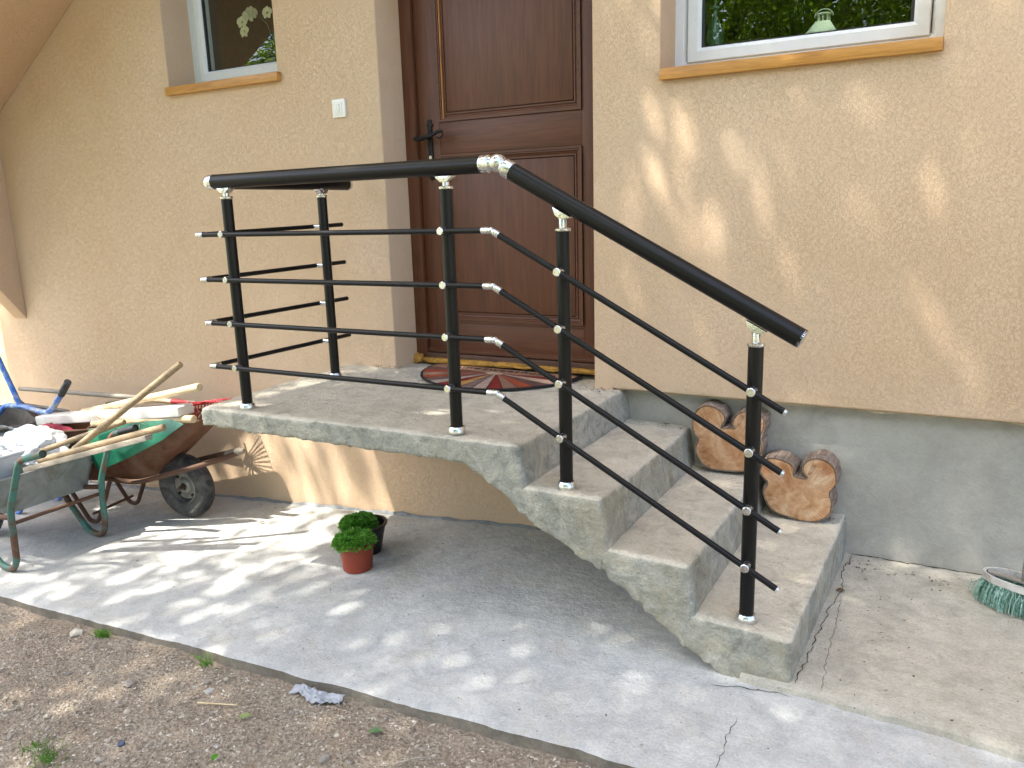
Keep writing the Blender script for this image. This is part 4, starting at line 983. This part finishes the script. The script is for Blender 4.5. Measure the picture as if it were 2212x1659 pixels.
def place(name, me, x, y, s, rz, label, cat, group, sink=.25, z=None):
    o = bpy.data.objects.new(name, me); COL.objects.link(o); o.scale = (s, s, s); o.rotation_euler = (rs.uniform(-.3, .3), rs.uniform(-.3, .3), rz)
    o.location = (x, y, (ez(x, y) if z is None else z)+s*sink); return tag(o, label, cat, group)
cnt = 0
while cnt < 90:
    x = rs.uniform(-2.4, .6); y = rs.uniform(-2.15, -1.5)
    if y > edge_y(x)-.03: continue
    place('stone', rocks[rs.randint(8)], x, y, abs(rs.normal())*.0032+.0062, rs.uniform(0, 6.28), 'pale flat stone lying loose on the dirt below the apron', 'stone', 'pale stones on the dirt'); cnt += 1
place('stone', rocks[2], -1.83, -1.51, .030, .4, 'big pale angular stone against the apron edge at far left', 'stone', 'larger stones by the apron')
place('stone', rocks[4], -.90, -1.62, .017, 1.4, 'larger grey stone in the middle of the dirt', 'stone', 'larger stones by the apron')
place('stone', rocks[5], -1.24, -1.69, .025, 2.4, 'flat grey stone lying between the two grass tufts and the frame edge', 'stone', 'larger stones by the apron')
# gravel as one mass
def gravel(n, xr, yr, s0, s1, mat, name, label, seed, cond):
    r_ = np.random.RandomState(seed); V = []; F = []
    base = [np.array([v.co[:] for v in rock_mesh('tmp', k, .6, 1).vertices]) for k in range(5)]
    oc = np.array([(1, 0, 0), (-1, 0, 0), (0, 1, 0), (0, -1, 0), (0, 0, 1), (0, 0, -.4)], float); of = [(0, 2, 4), (2, 1, 4), (1, 3, 4), (3, 0, 4), (2, 0, 5), (1, 2, 5), (3, 1, 5), (0, 3, 5)]
    k = 0
    while k < n:
        x = r_.uniform(*xr); y = r_.uniform(*yr)
        if not cond(x, y): continue
        s = s0+(s1-s0)*r_.uniform()**2.5; a = r_.uniform(0, 6.28); ca, sa = math.cos(a), math.sin(a)
        q = oc*r_.uniform(.6, 1.3, (6, 3))*np.array([1.4, .85, .55])*s+r_.normal(size=(6, 3))*s*.15
        q = np.stack([q[:, 0]*ca-q[:, 1]*sa+x, q[:, 0]*sa+q[:, 1]*ca+y, q[:, 2]+ez(x, y)+s*.25], 1)
        b = len(V)*6; V.append(q); F += [(b+i, b+j, b+l) for i, j, l in of]; k += 1
    V = np.concatenate(V); me = bpy.data.meshes.new(name); me.from_pydata(V.tolist(), [], F)
    o = put(name, me, mat); return tag(o, label, 'gravel', kind='stuff')
def gravmat():
    n = NT('gravel'); c = n.node('ShaderNodeTexWhiteNoise', {'Vector': n.node('ShaderNodeVectorMath', {0: n.mapping(n.pos, (70, 70, 70))}, operation='FLOOR').outputs[0]}, noise_dimensions='3D').outputs[0]
    col = n.ramp(c, [(0, lin('#756a5e')), (.3, lin('#998d7d')), (.6, lin('#b0a492')), (.85, lin('#c4b9a9')), (1., lin('#d8d0c3'))])
    return n.fin(n.mix(col, n.ramp(n.noise(150, 3), [(.3, .6), (.7, 1.1)]), .6, 'MULTIPLY'), .95, spec=.15)
gravel(30000, (-2.9, 1.0), (-2.3, -1.5), .0015, .0064, gravmat(), 'gravel', 'fine pale gravel and chips strewn over the dirt', 5, lambda x, y: y < edge_y(x)-.012 and y > -1.75-.38*(-x+.55)**.9 if x < .55 else y < edge_y(x)-.012)
# specks and dry bits on the concrete
def specks():
    r_ = np.random.RandomState(9); vs = []; fs = []
    for k in range(420):
        if r_.uniform() < .7:
            x = r_.uniform(-3.2, 2.2); y = r_.uniform(-1.45, -.02); z = zs_(x, y)
            if x > .9 and y > -1.08: z = zp_(x, y)
        else: x = r_.uniform(1.0, 1.75); y = r_.uniform(-.95, .04); z = zp_(x, y)
        if x > .5 and x < .95 and y > -1.0: continue
        s = r_.uniform(.0015, .005); a = r_.uniform(0, 6.3); e = r_.uniform(.3, .9); b = len(vs)
        ca, sa = math.cos(a)*s, math.sin(a)*s
        for u, v, h in ((1, 0, .4), (0, e, 1.0), (-1, 0, .5), (0, -e, .2)): vs.append((x+u*ca*1.6-v*sa, y+u*sa*1.6+v*ca, z+.001+h*s*.5))
        fs.append((b, b+1, b+2, b+3))
    for (cx, cy, zc, n, sx, sy) in ((1.03, -.02, None, 40, .05, .05), (1.28, -.06, None, 55, .07, .04), (-1.32, -.03, .647, 45, .08, .03), (-.12, -.03, .626, 30, .05, .03), (-2.2, -.12, None, 50, .15, .07), (.20, .02, .476, 30, .04, .03), (.88, -.0, .165, 25, .04, .03), (-1.6, -.5, None, 25, .4, .3)):
        for k in range(n):
            x = cx+r_.normal()*sx; y = min(cy+r_.normal()*sy, -.006 if zc and zc > .6 else .06); s = r_.uniform(.0015, .006); a = r_.uniform(0, 6.3); b = len(vs)
            z = zc+.003 if zc else (zp_(x, y) if x > .95 else zs_(x, y)); ca, sa = math.cos(a)*s, math.sin(a)*s
            for u, v, h in ((1, 0, .3), (0, .8, .9), (-1, 0, .4), (0, -.8, .1)): vs.append((x+u*ca-v*sa, y+u*sa+v*ca, z+.001+h*s))
            fs.append((b, b+1, b+2, b+3))
    me = bpy.data.meshes.new('debris'); me.from_pydata(vs, [], fs); o = put('debris', me, (lambda n: n.fin(n.ramp(n.noise(70, 2), [(.35, lin('#3b3128')), (.55, lin('#7a6a55')), (.65, lin('#c2ad88'))]), .9))(NT('dry_debris')))
    tag(o, 'tiny dry leaf bits and crumbs strewn on the concrete', 'debris', kind='stuff')
specks()
# grass tufts
gm = leafmat('grass_blade', lin('#3f6a22'), lin('#6d9a3a'), .3)
def tuft(x, y, n, h, spread, label, seed, z=None):
    r_ = np.random.RandomState(seed); vs = []; fs = []; z0 = ez(x, y) if z is None else z
    for k in range(n):
        p = Vector((x+r_.normal()*spread, y+r_.normal()*spread*.6, z0-.003)); d = Vector((r_.normal()*.55, r_.normal()*.45, 1)).normalized(); L = h*r_.uniform(.4, 1.1); s = d.cross(Vector((r_.normal(), r_.normal(), .2))).normalized()*r_.uniform(.001, .0022); dr = Vector((d.x, d.y, 0))*L*r_.uniform(.2, .9); b = len(vs)
        m = p+d*L*.55+dr*.3; e = p+d*L*.85+dr
        vs += [p-s, p+s, m+s*.8, m-s*.8, e]; fs += [(b, b+1, b+2, b+3), (b+3, b+2, b+4)]
    me = bpy.data.meshes.new('grass_tuft'); me.from_pydata(vs, [], fs); o = put('grass_tuft', finish(me), gm, None, origin=(x, y, z0)); tag(o, label, 'grass', 'grass tufts on the dirt')
tuft(-1.70, -1.487, 110, .045, .018, 'short bright grass tuft at the apron edge, leftmost', 1)
tuft(-1.055, -1.50, 40, .075, .012, 'thin long-bladed grass tuft at the apron edge, middle', 2)
tuft(-1.09, -2.08, 120, .035, .035, 'spreading grass patch at the bottom left corner, nearer the middle', 3)
tuft(-1.20, -2.06, 90, .03, .03, 'spreading grass patch in the very bottom left corner', 4)
# leaves, scrap of plastic, bottle cap
def leaf(x, y, L, rz, c, label, z=None):
    vs = []; fs = []; n = 7; z0 = (ez(x, y) if z is None else z)+.006
    for k in range(n):
        t = k/(n-1); w = L*.32*math.sin(math.pi*(t*.92+.04))**.8
        for s in (-1, 0, 1): vs.append((L*(t-.5), s*w, .004*abs(s)+.006*math.sin(3*t)))
    for k in range(n-1):
        for s in range(2): fs.append((3*k+s, 3*k+s+1, 3*k+s+4, 3*k+s+3))
    me = bpy.data.meshes.new('fallen_leaf'); me.from_pydata(vs, [], fs); me.transform(Matrix.Translation((x, y, z0)) @ Matrix.Rotation(rz, 4, 'Z'))
    tag(put('fallen_leaf', finish(me, 180), leafmat('leaf_'+c, lin('#'+c), lin('#'+c), .2), None, origin=(x, y, z0)), label, 'leaf')
leaf(.985, -.30, .03, .3, '6b4f38', 'dry brown leaf by the crack beside the lowest step', zp_(.985, -.3)-.003); leaf(-1.98, -.33, .03, 1.1, '8a6242', 'curled brown leaf on the apron near the rusty wheel', zs_(-1.98, -.33)-.003); leaf(-.175, -1.61, .042, .6, '6f8f62', 'round grey green leaf on the dirt near the apron'); leaf(-.64, -1.70, .04, .9, '9bab6e', 'pale green curled leaf on the dirt'); leaf(-.565, -1.885, .03, 1.8, '4c8a1e', 'small bright green leaf standing at the bottom edge')
def scrap():
    vs = []; fs = []; nx, ny = 26, 8
    for i in range(nx):
        for j in range(ny):
            u = i/(nx-1); v = j/(ny-1); x = -.60+u*.22; y = -1.545+v*.038+.012*math.sin(u*9)*(1-v); vs.append((x+.004*fbm((u*5, v*3, 0), 2), y, ez(x, y)+.012+.016*v+.010*fbm((u*7, v*4, 3), 2)))
    for i in range(nx-1):
        for j in range(ny-1): k = i*ny+j; fs.append((k, k+ny, k+ny+1, k+1))
    me = bpy.data.meshes.new('plastic_scrap'); me.from_pydata(vs, [], fs); o = put('plastic_scrap', finish(me, 25), plain('scrap_plastic', lin('#a3a6ad'), .35), None, origin=(-.48, -1.53, ez(-.48, -1.53)))
    sm = o.modifiers.new('s', 'SOLIDIFY'); sm.thickness = .0012; tag(o, 'crumpled grey plastic scrap against the apron edge', 'plastic scrap')
scrap()
cp = M().lathe([(.001, .008), (.009, .008), (.011, .006), (.0115, 0)], (-.92, -1.95, ez(-.92, -1.95)+.003), (.3, -.2, 1), 14).build('litter_cap', plain('cap_blue', lin('#3c4560'), .4), None, origin=(-.92, -1.95, ez(-.92, -1.95))); tag(cp, 'small dark blue cap lying on the dirt', 'cap')
stick('twig', (-.86, -1.70, ez(-.86, -1.7)+.012), (-.72, -1.665, ez(-.72, -1.665)+.012), .003, MT['pale'], 'pale twig on the dirt beside the larger grey stone', .002, 'twig')
stick('twig', (-.02, -1.72, ez(-.02, -1.72)+.008), (.07, -1.64, ez(.07, -1.64)+.012), .003, MT['grey_wood'], 'grey curved twig near the bottom edge of the dirt', .002, 'twig', .01)

# ------------------------------------------------------------------ trees round the yard (they shade the yard and show in the panes)
MT['tbark'] = wood('tree_bark', lin('#4b3f33'), lin('#655646'), lin('#7d6c58'), 2, 1., .95, 1.)
MT['leaf'] = leafmat('broad_leaf', lin('#4a741f'), lin('#94b03c'), .6)
MT['needle'] = leafmat('spruce_needle', lin('#244a22'), lin('#3f6f30'), .25)
def broad_tree(base, h, crown_c, crown_r, nclump, per, lsize, seed, label, gate=None, clump_r=.35, trunk_r=.16):
    rs = np.random.RandomState(seed); base = Vector(base); cc = Vector(crown_c)
    t = thing('broadleaf_tree', base, label, 'tree', 'trees round the yard')
    tr = M(); top = Vector((cc.x*.5+base.x*.5, cc.y*.5+base.y*.5, cc.z-.2*crown_r[2]))
    tr.sweep([base-Vector((0, 0, .2)), base+(top-base)*.35+Vector((.1, .05, 0)), base+(top-base)*.7, top], [trunk_r*1.25, trunk_r, trunk_r*.8, trunk_r*.5], 12)
    C = []
    while len(C) < nclump:
        p = rs.uniform(-1, 1, 3)
        if np.dot(p, p) > 1: continue
        q = np.array([cc.x+p[0]*crown_r[0], cc.y+p[1]*crown_r[1], cc.z+p[2]*crown_r[2]])
        if gate is not None and not gate(q, rs): continue
        C.append(q)
    for q in C[::max(1, len(C)//26)]:
        e = Vector(q); s = base+(top-base)*rs.uniform(.55, 1.); m = (s+e)/2+Vector((0, 0, .15)); tr.sweep([s, m, e], [trunk_r*.28, trunk_r*.16, .008], 6)
    tr.build('trunk', MT['tbark'], t)
    C = np.array(C); P = np.repeat(C, per, 0)+rs.normal(size=(len(C)*per, 3))*np.array([clump_r, clump_r, clump_r*.55])
    n = len(P); leaf_quads('crown', P, rdir(rs, n)+np.array([0, 0, -.3]), rdir(rs, n)*.8+np.array([0, 0, .8]), rs.uniform(.7, 1.3, n)*lsize, rs.uniform(.5, .85, n)*lsize, MT['leaf'], t)
    return t
def spruce(base, h, r, seed, label):
    rs = np.random.RandomState(seed); base = Vector(base); t = thing('spruce_tree', base, label, 'tree', 'trees round the yard')
    M().sweep([base-Vector((0, 0, .2)), base+Vector((0, 0, h*.5)), base+Vector((0, 0, h))], [h*.025, h*.015, .01], 10).build('trunk', MT['tbark'], t)
    P = []; Dd = []
    for k in range(int(h*26)):
        z = .6+(h-.7)*k/(h*26); L = r*(1-z/h)**.8*rs.uniform(.75, 1.1); a = rs.uniform(0, 6.283); d = np.array([math.cos(a), math.sin(a), 0])
        m = int(16+L*38)
        for j in range(m):
            s = (j+rs.uniform())/m; p = np.array(base)+d*L*s+np.array([0, 0, z-.35*L*s+.25*L*s*s]); sd = np.array([-d[1], d[0], 0])*rs.choice([-1, 1])
            P.append(p+sd*rs.uniform(0, .10)*L*(1-s)*2); Dd.append(d*.6+sd*rs.uniform(.3, 1.)+np.array([0, 0, -.55*rs.uniform()]))
    n = len(P); leaf_quads('crown', np.array(P), np.array(Dd), rdir(rs, n)*.4+np.array([0, 0, 1]), rs.uniform(.10, .2, n), rs.uniform(.03, .05, n), MT['needle'], t)
# the near tree whose open crown dapples the yard; denser above the steps, thin above the barrows
def yard_gate(q, rs):
    gx = q[0]+.36*q[2]; gy = q[1]+.42*q[2]      # where its shadow lands
    f = noise.fractal(Vector((gx*1.1, gy*1.6, 3.3)), 1., 2., 3)
    if (gx > 1.45 or (gx < .8 and gx > .1)) and gy > .2: dens = 1.
    elif gx > .2: dens = .84 if gy < .25 else .95
    elif gx > -1.2: dens = .86 if gy > -.6 else .60
    elif gx > -3.4: dens = .07 if gy > -.85 and gy < .3 else .42
    else: dens = .95
    if (gx-1.0)**2+(gy-.60)**2 < .16: dens = .55
    return rs.uniform() < dens and f > -.75
broad_tree((-3.9, -8.6, -.25), 9, (-3.5, -5.0, 8.3), (5.6, 3.3, 1.5), 1080, 46, .125, 21, 'wide old tree behind the viewer shading the yard', yard_gate, .28, .24)
broad_tree((1.2, -9.5, -.1), 7, (1.0, -9.3, 4.3), (2.6, 2.0, 2.6), 420, 60, .085, 5, 'round broadleaf tree reflected in the right window', None, .4)
broad_tree((-2.6, -10.5, -.2), 7, (-2.4, -10.3, 4.0), (2.4, 2.0, 2.8), 380, 60, .085, 6, 'broadleaf tree beyond the yard, left of the round one', None, .4)
broad_tree((4.6, -9.0, 0), 6, (4.6, -9.0, 3.6), (2.4, 2.0, 2.4), 260, 60, .09, 7, 'broadleaf tree at the right side of the yard', None, .4)
broad_tree((-8.9, -7.8, -.35), 5, (-8.9, -7.8, 3.1), (1.7, 1.4, 1.6), 300, 60, .08, 9, 'low bushy tree beside the spruce', None, .4)
broad_tree((-.8, -14.0, -.2), 9, (-.8, -13.6, 5.2), (4.5, 1.8, 4.2), 420, 50, .14, 12, 'big dark tree furthest behind the yard', None, .5)
spruce((-11.0, -9.2, -.4), 7.5, 2.0, 3, 'tall spruce reflected in the left window')
spruce((-8.6, -11.5, -.4), 6.0, 1.8, 4, 'shorter spruce behind the bushy tree')
